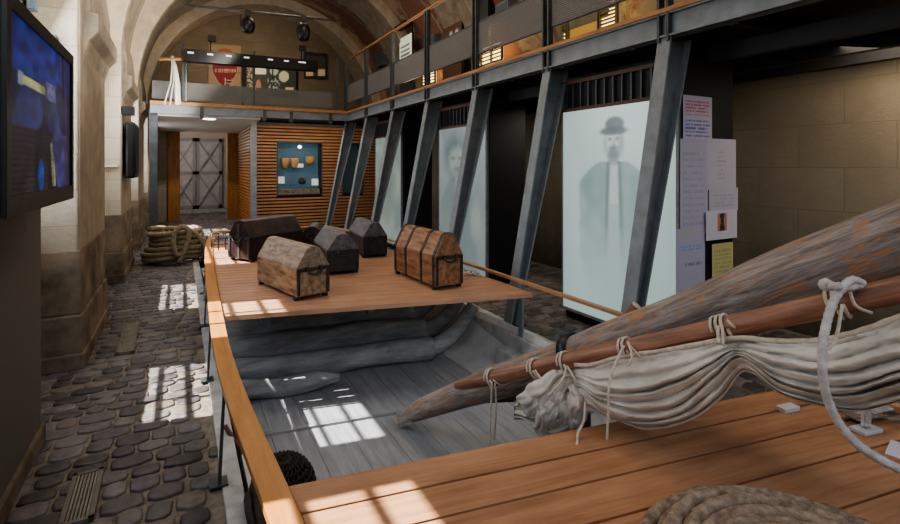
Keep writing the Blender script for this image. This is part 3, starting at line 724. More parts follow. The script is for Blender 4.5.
for (y0,y1,fn,lab,x0,x1,es) in boxes:
    t=thing('light_box',lab,'light box',(x0,y0,0),0,'tall light boxes under the gallery')
    zt=2.30 if es==1.0 else 2.30
    MB().box((x0+.03,y0+.02,.10),(x1-.02,y1-.02,2.60)).build('cabinet',black,t)
    MB().box((x0+.02,y0+.03,.02),(x1-.04,y1-.03,.10)).build('plinth',blackb,t)
    grid_print('portrait',Vector((x0,y1-.01,.13)),Vector((x0,y0+.05,.13)),Vector((x0,y1-.01,zt)),90 if es==1 else 50,150 if es==1 else 80,fn,vcol('portrait_glow%d'%int(y0),es*.72,.25,False),t)
    MB().box((x0+.004,y0+.05,.12),(x0+.03,y1-.01,zt)).build('diffuser',plain('diffuser_%d'%int(y0),(.3,.35,.35),.4),t)
    q=MB(); q.box((x0-.01,y0+.03,.10),(x0+.03,y1,.13)); q.box((x0-.01,y0+.02,.10),(x0+.03,y0+.05,2.62)); q.box((x0-.01,y1-.01,.10),(x0+.03,y1+.005,2.62))
    q.build('side_frame',steel,t)
    MB().box((x0-.012,y0+.03,zt),(x0+.03,y1,zt+.035)).build('middle_rail',ledge_m if False else plain('rust_rail%d'%int(y0),(.10,.05,.04),.6),t)
    MB().box((x0-.012,y0+.03,2.60),(x0+.03,y1,2.64)).build('top_rail',plain('rust_rail_t%d'%int(y0),(.10,.05,.04),.6),t)
    q=MB(); k=0
    while y0+.08+k*.115<y1-.04: yy=y0+.08+k*.115; q.box((x0,yy,zt+.03),(x0+.03,yy+.018,2.6)); k+=1
    q.build('upper_slats',plain('slat_black%d'%int(y0),(.06,.065,.075),.4),t)
    MB().box((x0+.03,y0,.10),(x1,y0+.02,2.76)).build('end_panel',black,t)
# stone sign papers on the near end panel
NY=2.835
def notice(u0,u1,v0,v1,lab,base,lines,name='paper_notice'):
    a=P(u0,v1,Y=NY-.006-.002*len(papers)); b=P(u1,v1,Y=a.y); c=P((u0+u1)/2,v0,Y=a.y)
    def fn(s,t):
        col=base
        for (s0,s1,t0,t1,n,ink) in lines:
            if s0<s<s1 and t0<t<t1:
                k=(t-t0)/(t1-t0)*n; 
                if (k%1)<.42 and nz(s*22,int(k)*3.7,u0)>-.18 and s<s1-.15*abs(nz(int(k)*1.7,u1)): col=ink
        return col
    z0,z1=a.z,c.z
    o=grid_print(name,Vector((a.x,a.y,z0)),Vector((b.x,a.y,z0)),Vector((a.x,a.y,z1)),70,int(max(20,(v1-v0)*1.3)),fn,vcol('notice_ink%d'%u0,.0,.8)); tag(o,lab,'notice'); papers.append(o)
papers=[]
W=(.40,.38,.47)
notice(683,712,96,139,'white notice with red heading above blue handwriting, topmost on black panel',W,[(.08,.92,.55,.92,5,(.42,.10,.16)),(.08,.92,.06,.50,5,(.14,.14,.40))])
notice(680,708,139,236,'large lilac-white sheet with faint writing under the top notice',(.36,.345,.44),[(.1,.9,.1,.9,12,(.31,.295,.40))])
notice(707,736,139,190,'pale sheet with a faint drawing at upper right of the panel',(.39,.375,.45),[(.35,.65,.2,.8,7,(.31,.295,.38))])
notice(676,705,228,330,'long sheet with yellow, blue and black lines at lower left of the panel',(.36,.35,.46),[(.1,.9,.92,.97,2,(.46,.40,.16)),(.1,.9,.78,.84,2,(.16,.3,.5)),(.1,.9,.34,.40,2,(.14,.25,.44)),(.3,.9,.62,.68,1,(.22,.2,.34)),(.1,.9,.1,.18,2,(.18,.14,.36))])
notice(709,738,188,212,'small white sheet above the dark picture card',(.38,.365,.45),[(.15,.85,.2,.8,4,(.31,.3,.38))])
notice(712,733,243,286,'yellow paper note at the bottom right of the panel',(.42,.40,.19),[(.1,.9,.3,.9,6,(.30,.28,.12))])
a=P(706,241,Y=NY-.03); b=P(737,209,Y=NY-.03)
def card(s,t):
    c=(.43,.41,.48)
    if .36<s<.66 and .28<t<.88:
        c=(.34,.17,.11)
        x=(s-.51)/.15; y=(t-.58)/.3
        if abs(x)<.28+.3*abs(y-.1): c=(.03,.02,.025)
    return c
o=grid_print('picture_card',Vector((a.x,NY-.03,a.z)),Vector((b.x,NY-.03,a.z)),Vector((a.x,NY-.03,b.z)),40,40,card,vcol('card_print',.06,.7)); tag(o,'white card with a small dark picture pinned to the black panel','card')
# low black box with a label behind the boom
a=P(634,354,z=.0+.15)
o=thing('label_stand','low black stand with a white label beyond the boat rail','stand',(3.4,2.35,0))
p=P(676,348,f=3.6)
MB().box((p.x-.35,p.y-.02,0),(p.x+.20,p.y+.18,p.z+.07)).build('stand_box',black,o,.005)
MB().bar(p+Vector((-.10,-.03,.0)),p+Vector((.10,-.03,.0)),.004,.075).build('label_plate',paper,o)

# ================================================================== LEFT WALL OBJECTS
# television on the near pier
tx=-.55; ty0,ty1,tz0,tz1=2.30,3.56,1.515,2.33
tv=thing('television','large black flat television on the near pier showing a blue picture','television',(tx,3,1.5))
MB().box((tx-.055,ty0,tz0),(tx-.004,ty1,tz1)).build('tv_body',blackb,tv,.006)
m=MB(); fr_=.055
m.box((tx-.004,ty0,tz0),(tx+.012,ty1,tz0+.075)); m.box((tx-.004,ty0,tz1-fr_),(tx+.012,ty1,tz1)); m.box((tx-.004,ty0,tz0+.075),(tx+.012,ty0+fr_,tz1-fr_)); m.box((tx-.004,ty1-.04,tz0+.075),(tx+.012,ty1,tz1-fr_))
m.build('bezel',blackb,tv)
def tvf(s,t):
    return tuple(x*1.35 for x in tvf0(s,t))
def tvf0(s,t):
    c=mixv((.006,.006,.018),(.03,.04,.16),.5+nz(s*5,t*4))
    if t>.72 and t>1.12-.45*s*1.0: c=(.03,.045,.30)
    if t>.70 and s<.72: c=mixv(c,(.025,.05,.33),.8)
    if .17<s<.50 and .64<t<.70: c=(.52,.53,.26)
    if .12<s<.18 and .63<t<.71: c=(.30,.32,.40)
    if .50<s<.68 and .62<t<.74: c=mixv((.05,.07,.3),(.35,.28,.45),nz(s*30,t*30)+.5)
    if ell(s,t,.28,.5,.16,.12): c=mixv(c,(.03,.04,.20),.8)
    if ell(s,t,.66,.47,.10,.09): c=(.035,.04,.17)
    if t<.40:
        c=mixv((.008,.006,.012),(.06,.04,.055),.5+.5*sin(t*180)) if s<.55 else (.01,.01,.03)
        if .35<s<.45 : c=(.012,.012,.03)
        if ell(s,t,.43,.10,.04,.09): c=(.02,.10,.5)
        if abs(s-(.62+.12*(.33-t)))<.035 and t<.33 and t>.02: c=(.42,.42,.24) if int(t*70)%2 or s>.65 else (.2,.2,.14)
        if ell(s,t,.81,.22,.13,.21): c=(.07,.07,.27)
        if abs(s-.93)<.02: c=(.10,.08,.12)
    if ell(s,t,.73,.33,.09,.12): c=(.055,.05,.20)
    g_=.55+.9*max(0,nz(s*9,t*11,6)+.35); c=tuple(x*g_ for x in c)
    if s>.86: c=mixv(c,(.07,.045,.10),.6)
    if abs(s-.83-.06*(1-t))<.018 and t>.4: c=(.012,.01,.015)
    return c
grid_print('tv_screen',Vector((tx,ty0+.05,tz0+.075)),Vector((tx,ty1-.04,tz0+.075)),Vector((tx,ty0+.05,tz1-.055)),140,90,tvf,tv_em,tv)
MB().box((-.95,2.7,1.75),(tx-.055,3.2,2.1)).build('wall_bracket',steel_d,tv)
# small blue-grey box and camera over the tv (on the pier)
a=P(26,-4,Y=5.1)
o=MB().box((-1.06,5.04,P(26,9.5,Y=5.1).z),(P(36.5,0,Y=5.1).x,5.15,P(26,-6,Y=5.1).z)).build('wall_speaker',plain('blue_grey_near',(.20,.26,.32),.6)); tag(o,'blue-grey box on the stone wall above the television','speaker')
p=P(48,42,Y=5.08); o=MB().box((p.x-.06,5.05,p.z-.06),(p.x+.06,5.15,p.z+.06)).build('junction_box',steel_d,bevel=.008); tag(o,'small dark junction box peeking over the television','box')
# black hanging column loudspeaker on pier two
p=P(131,150,Y=8.8)
hb=thing('wall_banner','tall black rounded loudspeaker hanging on the far left pier','loudspeaker',(-.6,8.9,2))
m=MB(); z0,z1=P(131,181,Y=8.7).z,P(131,122,Y=8.7).z
m.box((XL+.05,8.62,z0+.04),(XL+.17,9.4,z1)); m.build('speaker_body',blackb,hb,.03)
m=MB(); m.box((XL+.17,8.70,z0+.10),(XL+.18,9.32,z1-.06)); m.build('speaker_grille',black,hb)
MB().box((XL,8.85,2.0),(XL+.05,9.1,2.2)).build('bracket',steel_d,hb)
MB().box((XL,8.62,z1+.1),(XL+.16,8.80,z1+.22)).build('lamp_head',blackb,hb)
# little white shelf strip on wall between piers
p=P(112,166,Y=8.55)
o=MB().box((-1.08,8.50,p.z-.012),(-.78,8.6,p.z+.012)).build('cable_trunking',plain('white_strip',(.55,.55,.55),.5)); tag(o,'thin white horizontal strip on the stone between piers','strip')
# floor grilles
def grille(pts,lab):
    q=[P(u,v,z=.018) for u,v in pts]   # near-left, near-right, far-right, far-left
    ct=sum(q,Vector())/4
    ax=((q[2]+q[3])/2-(q[0]+q[1])/2); L=ax.length; ax.normalize(); w=((q[1]-q[0]).length+(q[2]-q[3]).length)/2
    sd=Vector((ax.y,-ax.x,0)); M=Matrix(((sd.x,ax.x,0,ct.x),(sd.y,ax.y,0,ct.y),(0,0,1,.024),(0,0,0,1)))
    t=thing('floor_grille',lab,'grille',(ct.x,ct.y,0),0,'vent grilles in the cobbled floor')
    m=MB(); b=.022
    m.box((-w/2,-L/2,-.02),(-w/2+b,L/2,.004),M); m.box((w/2-b,-L/2,-.02),(w/2,L/2,.004),M); m.box((-w/2,-L/2,-.02),(w/2,-L/2+b,.004),M); m.box((-w/2,L/2-b,-.02),(w/2,L/2,.004),M)
    m.build('grille_frame',mix_noise('brass_grey_frame%d'%pts[0][0],(.14,.125,.10),(.2,.18,.15),10,rough=.5),t)
    m=MB(); n=6
    for k in range(n): x=-w/2+b+(w-2*b)*(k+.5)/n; m.box((x-.0055,-L/2+b,-.018),(x+.0055,L/2-b,.0),M)
    m.build('grille_bars',mix_noise('grille_bar%d'%pts[0][0],(.17,.155,.13),(.27,.25,.21),10,rough=.5),t)
    MB().box((-w/2+b,-L/2+b,-.024),(w/2-b,L/2-b,-.019),M).build('grille_well',blackb,t)
grille([(117.5,353),(132,353),(139,322),(125.5,322)],'narrow metal vent grille in the cobbles near the second stone pier')
grille([(60,524),(91,524),(101,472),(77,472)],'metal vent grille in the cobbles at the lower left foreground')
# rope coil on the floor
cc=P(162,267,z=0)+FW*.45
rc=thing('floor_rope_coil','big tan rope coil heaped on cobbles beside the left wall','rope',(cc.x,cc.y,0))
m=MB(); rr=.045; pts=[]
N=420
for k in range(N):
    t=k/N*6.5; a=t*2*pi; R_=.46-.012*t+.03*sin(t*5)+.025*sin(a*2+t); pts.append((cc.x+R_*cos(a)*1.02,cc.y+R_*sin(a)*.8,.062+t*.082+.012*sin(a*3)))
m.tube(pts,rr,9,3,.12); m.build('outer_turns',brope_m,rc)
m=MB(); pts=[]
for k in range(300):
    t=k/300*5; a=t*2*pi+1; R_=.34-.01*t; pts.append((cc.x+R_*cos(a),cc.y+R_*sin(a)*.8,.062+t*.10))
m.tube(pts,rr,9,3,.12); m.build('inner_turns',brope_m,rc)
m=MB(); pts=[]
for k in range(40):
    t=k/39; a=-.5*pi+.35+ (t-.5)*.9
    pts.append((cc.x+.03+(.30*sin(t*pi*2.0)*.45)+.08*t,cc.y-.42-.05*sin(t*pi),.05+.62*sin(min(1,t*1.15)*pi*.93)))
m.tube(pts,rr*.95,9,3,.12); m.build('loose_loop',brope_m,rc)
m=MB(); pts=[(cc.x+.15+.32*sin(t/20*pi*.5),cc.y-.36+.08*t/20,.60-.55*(t/20)**1.6) for t in range(21)]
m.tube(pts,rr*.9,9,3,.12); m.build('loose_end',brope_m,rc)

# ================================================================== BOAT
boat=thing('boat','full-size boat set into the floor with wooden decks and orange side rails','boat',(1.7,4,-.4))
DZ=.5
Rb=Matrix.Rotation(-ROT,4,'Z')
HF=-.35
# hull floor planks
q=MB(); x=.34; 
while x<2.9:
    w=.27; q.box((x,-1.2,HF-.04),(min(x+w-.0015,2.9),9.6,HF)); x+=w
q.build('hull_floor',hull_m,boat,.004)
# plank seams with long rubbing battens
q=MB(); p0=P(215,429,z=HF);p1=P(345,408,z=HF+.02)
q.bar((.5,4.02,HF+.012),(1.6,3.85,HF+.012),.03,.02); q.build('batten',frame_t,boat)
# right hull side
q=MB(); secs=[]; ys=[-1.2+k*.45 for k in range(25)]
prof=[(2.55,HF),(2.72,HF+.01),(2.84,HF+.06),(2.92,HF+.16),(2.96,HF+.30),(2.985,HF+.42)]
for y in ys:
    k=max(0,(y-4)/6)**1.7*.8
    for x,z in prof: q.v.append(Vector((x-k,y,z)))
n=len(prof)
for j in range(len(ys)-1):
    for i in range(n-1): q.f.append([j*n+i,j*n+i+1,(j+1)*n+i+1,(j+1)*n+i]); q.sm.append(True)
o=q.build('hull_side',hullside_m,boat); mo=o.modifiers.new('s','SOLIDIFY'); mo.thickness=.03
# left inner strake
MB().box((.33,-1.2,HF-.03),(.36,9.6,-.06)).build('hull_side',hullside_m,boat)
# frames across
for k,(y,h,xe) in enumerate(((4.72,.17,1.30),(5.08,.24,2.35),(5.50,.33,2.45),(5.95,.42,2.5),(6.5,.52,2.5),(7.2,.6,2.4))):
    q=MB(); pts=[];rd=[]
    N=26
    for i in range(N):
        t=i/(N-1); x=.30+(xe-.30)*t; zz=HF+h*.5+.012*sin(t*9+k)
        yy=y-(x-.3)*math.tan(ROT)*.9
        pts.append((x,yy,zz)); rd.append(h*.5*(1 if t<.8 or k else 1-.6*(t-.8)/.2)*(1+.06*sin(t*13+k*2)))
    q.tube(pts,rd,12); q.build('frame_timber',frame_t,boat)
    if k:
        q=MB(); pts=[];rd=[]
        for i in range(10):
            t=i/9; x=xe-.1+.58*t-.05*max(0,k-2); pts.append((x,y-(x-.3)*math.tan(ROT)*.9,HF+h*.45+.42*t**2.2)); rd.append(.10-.03*t)
        q.tube(pts,rd,10); q.build('knee_timber',frame_t,boat)
# decks: boards are quadrilaterals clipped between the side lines
def deck(name,y_left_edges,x0f,x1f,mat,thick=.035,gap=.006,skew=math.tan(ROT)):
    q=MB()
    for a,b in zip(y_left_edges[:-1],y_left_edges[1:]):
        vs=[]
        for z in (DZ-thick,DZ):
            for (xf,yy) in ((x0f,a+gap),(x1f,a+gap),(x1f,b),(x0f,b)):
                x=xf(yy); y=yy-(x-.35)*skew; vs.append((x,y,z))
        q.add(vs,[(3,2,1,0),(4,5,6,7),(0,1,5,4),(1,2,6,5),(2,3,7,6),(3,0,4,7)])
    return q.build(name,mat,boat,.003)
railpts=[(.325,-.6),(.325,1.0),(.315,1.74),(.285,2.15),(.245,2.9),(.235,3.6),(.25,4.3),(.27,5.2),(.31,6.75),(.38,8.3),(.50,9.6),(.60,10.0)]
def railx(y):
    for (x0,y0),(x1,y1) in zip(railpts[:-1],railpts[1:]):
        if y0<=y<=y1: return x0+(x1-x0)*(y-y0)/(y1-y0)
    return railpts[0][0] if y<0 else railpts[-1][0]
lx=lambda y: railx(y)+.055
deck('front_deck',[-1.2,-.75,-.45,-.15,.12,.39,.66,.93,1.17,1.39,1.585,1.76,1.94],lx,lambda y:2.95,deck_m,gap=.011)
rear_edges=[4.39+.145*k for k in range(31)]
deck('rear_deck',rear_edges,lx,lambda y:2.93-max(0,(y-5))*.12,deck_far,gap=.011,skew=.232)
q=MB()
# deck edge fascias
for y,x1,nm in ((1.94,3.12,'f'),(4.22,2.93,'r')):
    x0=lx(y)
q.add([(lx(4.2),4.38,DZ-.04),(2.93,4.38-(2.93-.35)*.232,DZ-.04),(2.93,4.405-(2.93-.35)*.232,DZ-.04),(lx(4.2),4.405,DZ-.04),
       (lx(4.2),4.38,DZ-.002),(2.93,4.38-(2.93-.35)*.232,DZ-.002),(2.93,4.405-(2.93-.35)*.232,DZ-.002),(lx(4.2),4.405,DZ-.002)],[(3,2,1,0),(4,5,6,7),(0,1,5,4),(1,2,6,5),(2,3,7,6),(3,0,4,7)])
q.build('deck_fascia',deck_far,boat)
# joists under the decks
q=MB()
for x in (.6,1.5,2.4): q.box((x,4.35,DZ-.14),(x+.06,8.4,DZ-.036))
q.build('deck_joist',steel_d,boat)
q=MB()
for x in (.6,1.5,2.4): q.box((x,-.9,DZ-.14),(x+.06,1.45,DZ-.036))
q.build('deck_joist',steel_d,boat)
# left rail
def ribbon(pts,w,z,h,name,mat,par):
    q=MB(); n=len(pts); vs=[]
    for i,(x,y) in enumerate(pts):
        a=Vector(pts[max(i-1,0)]);b=Vector(pts[min(i+1,n-1)]); t=(b-a).normalized(); nn=Vector((t.y,-t.x))
        for s,zz in ((-1,z-h),(1,z-h),(1,z),(-1,z)): vs.append((x+nn.x*s*w/2,y+nn.y*s*w/2,zz))
    fs=[(3,2,1,0),tuple((n-1)*4+k for k in range(4))]
    for i in range(n-1):
        for k in range(4): fs.append((i*4+k,i*4+(k+1)%4,(i+1)*4+(k+1)%4,(i+1)*4+k))
    q.add(vs,fs); return q.build(name,mat,par,.004)
fine=[]
for k in range(60):
    y=-.6+k*10.6/59; fine.append((railx(y),y))
def smooth(pts,it=4):
    for _ in range(it):
        pts=[pts[0]]+[((a[0]+2*b[0]+c[0])/4,b[1]) for a,b,c in zip(pts[:-2],pts[1:-1],pts[2:])]+[pts[-1]]
    return pts
ribbon(smooth(fine),.10,DZ+.025,.035,'side_rail',rail_m,boat)
rr_=[(2.975,-.8),(2.975,2.8),(2.97,4.0),(2.95,5.4),(2.85,7.4),(2.55,9.0),(2.3,9.9)]
f2=[]
for k in range(40):
    y=-.8+k*10.7/39
    for (x0,y0),(x1,y1) in zip(rr_[:-1],rr_[1:]):
        if y0<=y<=y1+1e-6: f2.append((x0+(x1-x0)*(y-y0)/(y1-y0),y)); break
ribbon(smooth(f2),.045,DZ+.075,.03,'side_rail',ledge_m2,boat)
MB().box((.60,9.9,DZ-.01),(2.35,9.98,DZ+.025)).build('end_rail',rail_m,boat)
# rail posts standing on the kerb
for y in (.8,2.95,4.4,5.9,7.4,8.9):
    x=railx(y); q=MB(); q.bar((x-.06,y-.03,.02),(x-.035,y,DZ-.01),.045,.014,Vector((1,0,0))); q.build('rail_post',steel_d,boat)
    MB().box((x-.11,y-.07,.012),(x-.02,y+.02,.022)).build('post_foot',steel_d,boat)
for y in (4.02,5.9,7.4):
    x=2.97-max(0,y-5.4)*.1; MB().box((x-.012,y-.03,.012),(x+.012,y+.03,DZ+.045)).build('rail_post',steel,boat)

# ================================================================== CHESTS
def chest(pa,pc,W_,H_,mb,ml,lab,banded=False,cross=False,flip=False,Lmin=None):
    A=P(*pa,z=DZ); Cc=P(*pc,z=DZ)
    d=(Cc-A); L=Lmin or d.length; d.normalize()
    n=Vector((-d.y,d.x,0))
    if n.dot(RT)<0: n=-n
    if flip: n=-n
    A=Vector((A.x,A.y,DZ)); ang=atan2(d.y,d.x)
    ctr=A+d*L/2+n*W_/2
    t=thing('fish_chest',lab,'chest',(ctr.x,ctr.y,DZ),ang,'old wooden chests on the rear deck')
    M=Matrix.Translation(ctr)@Matrix.Rotation(ang,4,'Z')
    hw=W_/2; f=.035
    hb=H_*.58
    body=[(-hw*.96,f),(hw*.96,f),(hw,hb),(-hw,hb)]
    lid=[(-hw,hb),(hw,hb),(hw*.97,hb+.02),(hw*.36,H_*.97),(hw*.12,H_),(-hw*.12,H_),(-hw*.36,H_*.97),(-hw*.97,hb+.02)]
    def ext(poly,x0,x1):
        m=MB(); k=len(poly); vs=[(x0,y,z) for y,z in poly]+[(x1,y,z) for y,z in poly]
        m.add(vs,[tuple(range(k-1,-1,-1)),tuple(range(k,2*k))]+[(i,(i+1)%k,k+(i+1)%k,k+i) for i in range(k)]); return m
    def bl(m,name,mat,bev=0,par=t):
        o=m.build(name,mat,None,bev); o.parent=par; return o
    bl(ext(body,-L/2,L/2),'chest_body',mb,.006); bl(ext(lid,-L/2,L/2),'chest_lid',ml,.006)
    for sx in (-1,1):
        for sy in (-1,1): bl(MB().box((sx*(L/2-.05)-.02,sy*(hw*.85)-.02,0),(sx*(L/2-.05)+.02,sy*(hw*.85)+.02,f+.01)),'foot',iron)
    full=[(-hw*.97,f-.002),(hw*.97,f-.002),(hw*1.01,hb),(hw*.985,hb+.02),(hw*.37,H_*.975),(hw*.12,H_+.004),(-hw*.12,H_+.004),(-hw*.37,H_*.975),(-hw*.985,hb+.02),(-hw*1.01,hb)]
    grow=[(y*1.02,z+.004 if z>hb else z) for y,z in full]
    xs=[-L/2+.035,L/2-.035]+([-L/6-.02,L/6+.02] if banded else [])
    if banded:
        for x in xs: bl(ext(grow,x-.022,x+.022),'iron_band',iron,.002)
    # end strap, hasp and drop handle on both ends
    for sx in (-1,1):
        m=MB(); xx=sx*(L/2+.004)
        m.box((min(xx,xx+sx*.006),-hw*.95,hb-.02),(max(xx,xx+sx*.006),hw*.95,hb+.012)); m.box((min(xx,xx+sx*.006),-hw*.95,f+.01),(max(xx,xx+sx*.006),-hw*.78,hb)); m.box((min(xx,xx+sx*.006),hw*.78,f+.01),(max(xx,xx+sx*.006),hw*.95,hb))
        if cross: m.box((min(xx,xx+sx*.006),-.02,f),(max(xx,xx+sx*.006),.02,H_*.9))
        es_=bl(m,'end_strap',iron if not cross else plain('studded_strap%d'%sx,(.10,.09,.09),.4,.3),.001)
        m=MB(); r=hw*.42; m.tube([(xx+sx*.02,-r,hb+.0),(xx+sx*.035,-r*.8,hb-.035),(xx+sx*.04,0,hb-.05),(xx+sx*.035,r*.8,hb-.035),(xx+sx*.02,r,hb)],.008,8)
        bl(m,'drop_handle',iron,0,es_)
        for sr in (-r,r): bl(MB().box((min(xx,xx+sx*.02),sr-.015,hb-.015),(max(xx,xx+sx*.02),sr+.015,hb+.02)),'handle_mount',iron,0,es_)
    if cross:
        m=MB()
        m.box((-L/2-.003,-hw*1.01,hb-.012),(L/2+.003,hw*1.01,hb+.012)); bl(m,'edge_band',iron,.002)
    return t
chest((296,302),(257,284),.33,.475,chest_l,chest_lid,'worn pale brown chest with rounded gable lid, nearest the deck edge at left')
chest((435,291),(394,273),.32,.54,chest_b,chest_b,'reddish brown chest bound with dark iron bands at right of the deck',banded=True)
chest((327,276),(313,262),.36,.45,chest_k,chest_g,'black gabled chest in the middle, standing behind the pale chest',Lmin=.85)
chest((363,258.5),(350,250),.33,.46,chest_k,chest_g,'black gabled chest farthest right at the back of the deck',Lmin=.8)
chest_d=mix_noise('dark_maroon_leather',(.018,.011,.011),(.05,.030,.028),7,rough=.4,bmp=.35,spec=.5)
A=P(250,263,z=DZ); Cc=A+(RT*.50+FW*.87)*.86
d=(Cc-A)
def inv(p):
    r=p-CAM; f=r.dot(FW); return 450+500*r.dot(RT)/f,166-500*r.z/f
chest((250,263),inv(Cc),.42,.52,chest_d,chest_d,'dark maroon-black chest with crossed straps at the back left of the deck',cross=True,flip=True)
o=chest((300,247),(309,238),.34,.30,chest_d,chest_d,'low dark chest mostly hidden behind the maroon-black chest',Lmin=.6)
# wire rack at the far left corner of the deck
t=thing('wire_rack','small dark wire rack behind the left rail at the far deck corner','rack',P(222,252,z=DZ))
p=P(221,250,z=DZ); 
for k in range(4): MB().tube([(p.x-.12+.09*k,p.y,DZ),(p.x-.12+.09*k,p.y+.03,DZ+.24)],.009,6).build('upright',iron,t)
for z in (.08,.16,.24): MB().tube([(p.x-.12,p.y+.01,DZ+z),(p.x+.15,p.y+.01,DZ+z)],.009,6).build('cross_wire',iron,t)
# shackles beside the brown chest
p=P(468,276,z=DZ)
t=thing('iron_chain','small heap of pale metal chain links beside the iron-banded chest','chain',(p.x,p.y,DZ))
for k in range(7):
    a=k*.9; c0=Vector((p.x+.09*cos(a*2.1),p.y+.07*sin(a*1.7),DZ+.025+.012*(k%3)))
    pts=[c0+Vector((cos(b)*.035*cos(a)-sin(b)*.02*sin(a),cos(b)*.035*sin(a)+sin(b)*.02*cos(a),.012*sin(b+k))) for b in [2*pi*i/12 for i in range(12)]]
    MB().tube(pts,.007,6,closed=True).build('chain_link',plain('pale_metal%d'%k,(.45,.42,.40),.35,.6),t)

# ================================================================== MAST, YARD, SAIL
A0=P(402,417,f=3.94); B0=P(900,241,f=1.8); B1=A0+(B0-A0)*1.35
def mast_r(t): return .055+.03*min(1,t/.12)+ (.085-.0)*0 + .055*t
pts=[];rd=[]
for k in range(60):
    t=k/59*1.35; p=A0+(B0-A0)*t
    px=(11.5+2.5*min(1,t/.08)) if t<.2 else None
    pts.append(p+Vector((0,0,.012*sin(t*7)))); rd.append((.062+.020*min(1,max(0,(t-.05)/.14)))+.047*min(1,t/.9)+.004*sin(t*23))
ms=thing('mast','long weathered grey-brown wooden mast lying diagonally down into the hull','mast',A0)
m=MB(); m.tube(pts[2:],rd[2:],24); m.build('mast_pole',mast_m,ms)
# squared heel
d=(B0-A0).normalized(); m=MB(); s_=d.cross(UP).normalized(); u_=s_.cross(d).normalized()
vs=[]
for (o_,w_) in ((-.02,.052),(.30,.056)):
    off = u_*(.03 if o_<0 else 0)
    for a_,b_ in ((-1,-1),(1,-1),(1,1),(-1,1)): vs.append(A0+d*(o_+(.04 if b_>0 and o_<0 else 0))+s_*a_*w_+u_*b_*w_*.9)
m.add(vs,[(0,1,2,3),(7,6,5,4),(0,4,5,1),(1,5,6,2),(2,6,7,3),(3,7,4,0)]); m.build('mast_heel',mast_m,ms,.008,label='squared heel of the mast')
def onmast(t): return A0+(B0-A0)*t
# iron collar
t_=.52
m=MB(); m.tube([onmast(.530),onmast(.548)],.122,24); m.build('iron_collar',plain('blue_black_iron',(.03,.032,.05),.4,.4),ms)
# peg with pale end beside mast
p=P(622,322,f=3.0); q_=P(636,306,f=2.95)
o=MB().tube([p,q_],.028,12).build('wooden_peg',frame_t if False else mix_noise('peg_wood',(.16,.08,.05),(.3,.16,.1),10)); tag(o,'short round wooden peg with pale end behind the mast','peg')
MB().tube([q_,q_+(q_-p).normalized()*.008],.026,12).build('peg_end',plain('end_grain',(.55,.45,.36),.7),o)
# yard
S0=P(456,386,f=3.0); S1=P(900,290,f=1.6)
def onyard(u):
    r0=S0-CAM;r1=S1-CAM; a0,b0=r0.dot(RT),r0.dot(FW); a1,b1=r1.dot(RT),r1.dot(FW); k=(u-450)/500
    t=(k*b0-a0)/((a1-a0)-k*(b1-b0)); return S0+(S1-S0)*t,t
yd=thing('yard','red-brown wooden yard pole running above the furled sail','yard',S0)
pts=[];rd=[]
for k in range(50):
    t=k/49*1.4; pts.append(S0+(S1-S0)*t); rd.append((.026+.014*min(1,t/.15)+.002*t) if t>.01 else .018)
MB().tube(pts,rd,18).build('yard_pole',spar_m,yd)
# sail : pleated cloth lofted from crest curves seen under the yard
us=[516,530,545,560,572,590,610,635,660,690,715,735,755,780,810,840,870,900,935]
def crv(pts):
    def f(u):
        if u<=pts[0][0]: return pts[0][1]
        for i in range(len(pts)-1):
            (u0,v0),(u1,v1)=pts[i],pts[i+1]
            if u0<=u<=u1:
                vm=pts[i-1] if i else pts[i]; vp=pts[i+2] if i+2<len(pts) else pts[i+1]
                m0=(v1-vm[1])/max(1,(u1-vm[0]))*(u1-u0); m1=(vp[1]-v0)/max(1,(vp[0]-u0))*(u1-u0)
                t=(u-u0)/(u1-u0); h=t*t
                return v0*(2*t*h-3*h+1)+m0*(t*h-2*h+t)+v1*(3*h-2*t*h)+m1*(t*h-h)
        return pts[-1][1]
    return f
crest=[
 [(514,402),(530,388),(545,374),(562,366),(590,366),(620,358),(660,352),(700,345),(735,339),(780,342),(820,341),(860,332),(900,318),(940,306)],
 [(514,404),(530,394),(548,382),(568,372),(600,376),(630,370),(665,364),(700,356),(735,345),(775,350),(820,352),(860,345),(900,336),(940,328)],
 [(514,406),(530,400),(550,390),(568,376),(600,386),(640,386),(680,374),(710,360),(735,349),(775,360),(820,366),(860,362),(900,352),(940,345)],
 [(514,408),(532,407),(552,398),(568,379),(600,394),(640,397),(680,385),(712,366),(736,352),(775,370),(820,380),(860,379),(900,368),(940,360)],
 [(515,411),(533,414),(553,406),(572,384),(600,401),(635,408),(675,398),(712,373),(738,355),(775,378),(820,388),(860,388),(900,378),(940,370)],
 [(517,414),(535,420),(555,414),(576,390),(604,408),(638,417),(680,409),(715,381),(740,360),(780,386),(820,396),(860,398),(900,388),(940,380)],
 [(520,417),(537,426),(557,421),(580,400),(608,414),(645,425),(685,417),(718,392),(742,366),(780,391),(820,403),(860,408),(900,398),(940,390)],
 [(524,420),(540,431),(560,433),(588,412),(612,419),(648,430),(690,421),(722,398),(745,372),(780,394),(820,406),(860,411),(900,402),(940,394)],
]
cf=[crv(c) for c in crest]; NC=len(cf)
def depth(u): return (onyard(u)[0]-CAM).dot(FW)
m=MB(); US=[514+k*(936-514)/150 for k in range(151)]; SUB=8; nrow=(NC-1)*SUB+1
bl_=14
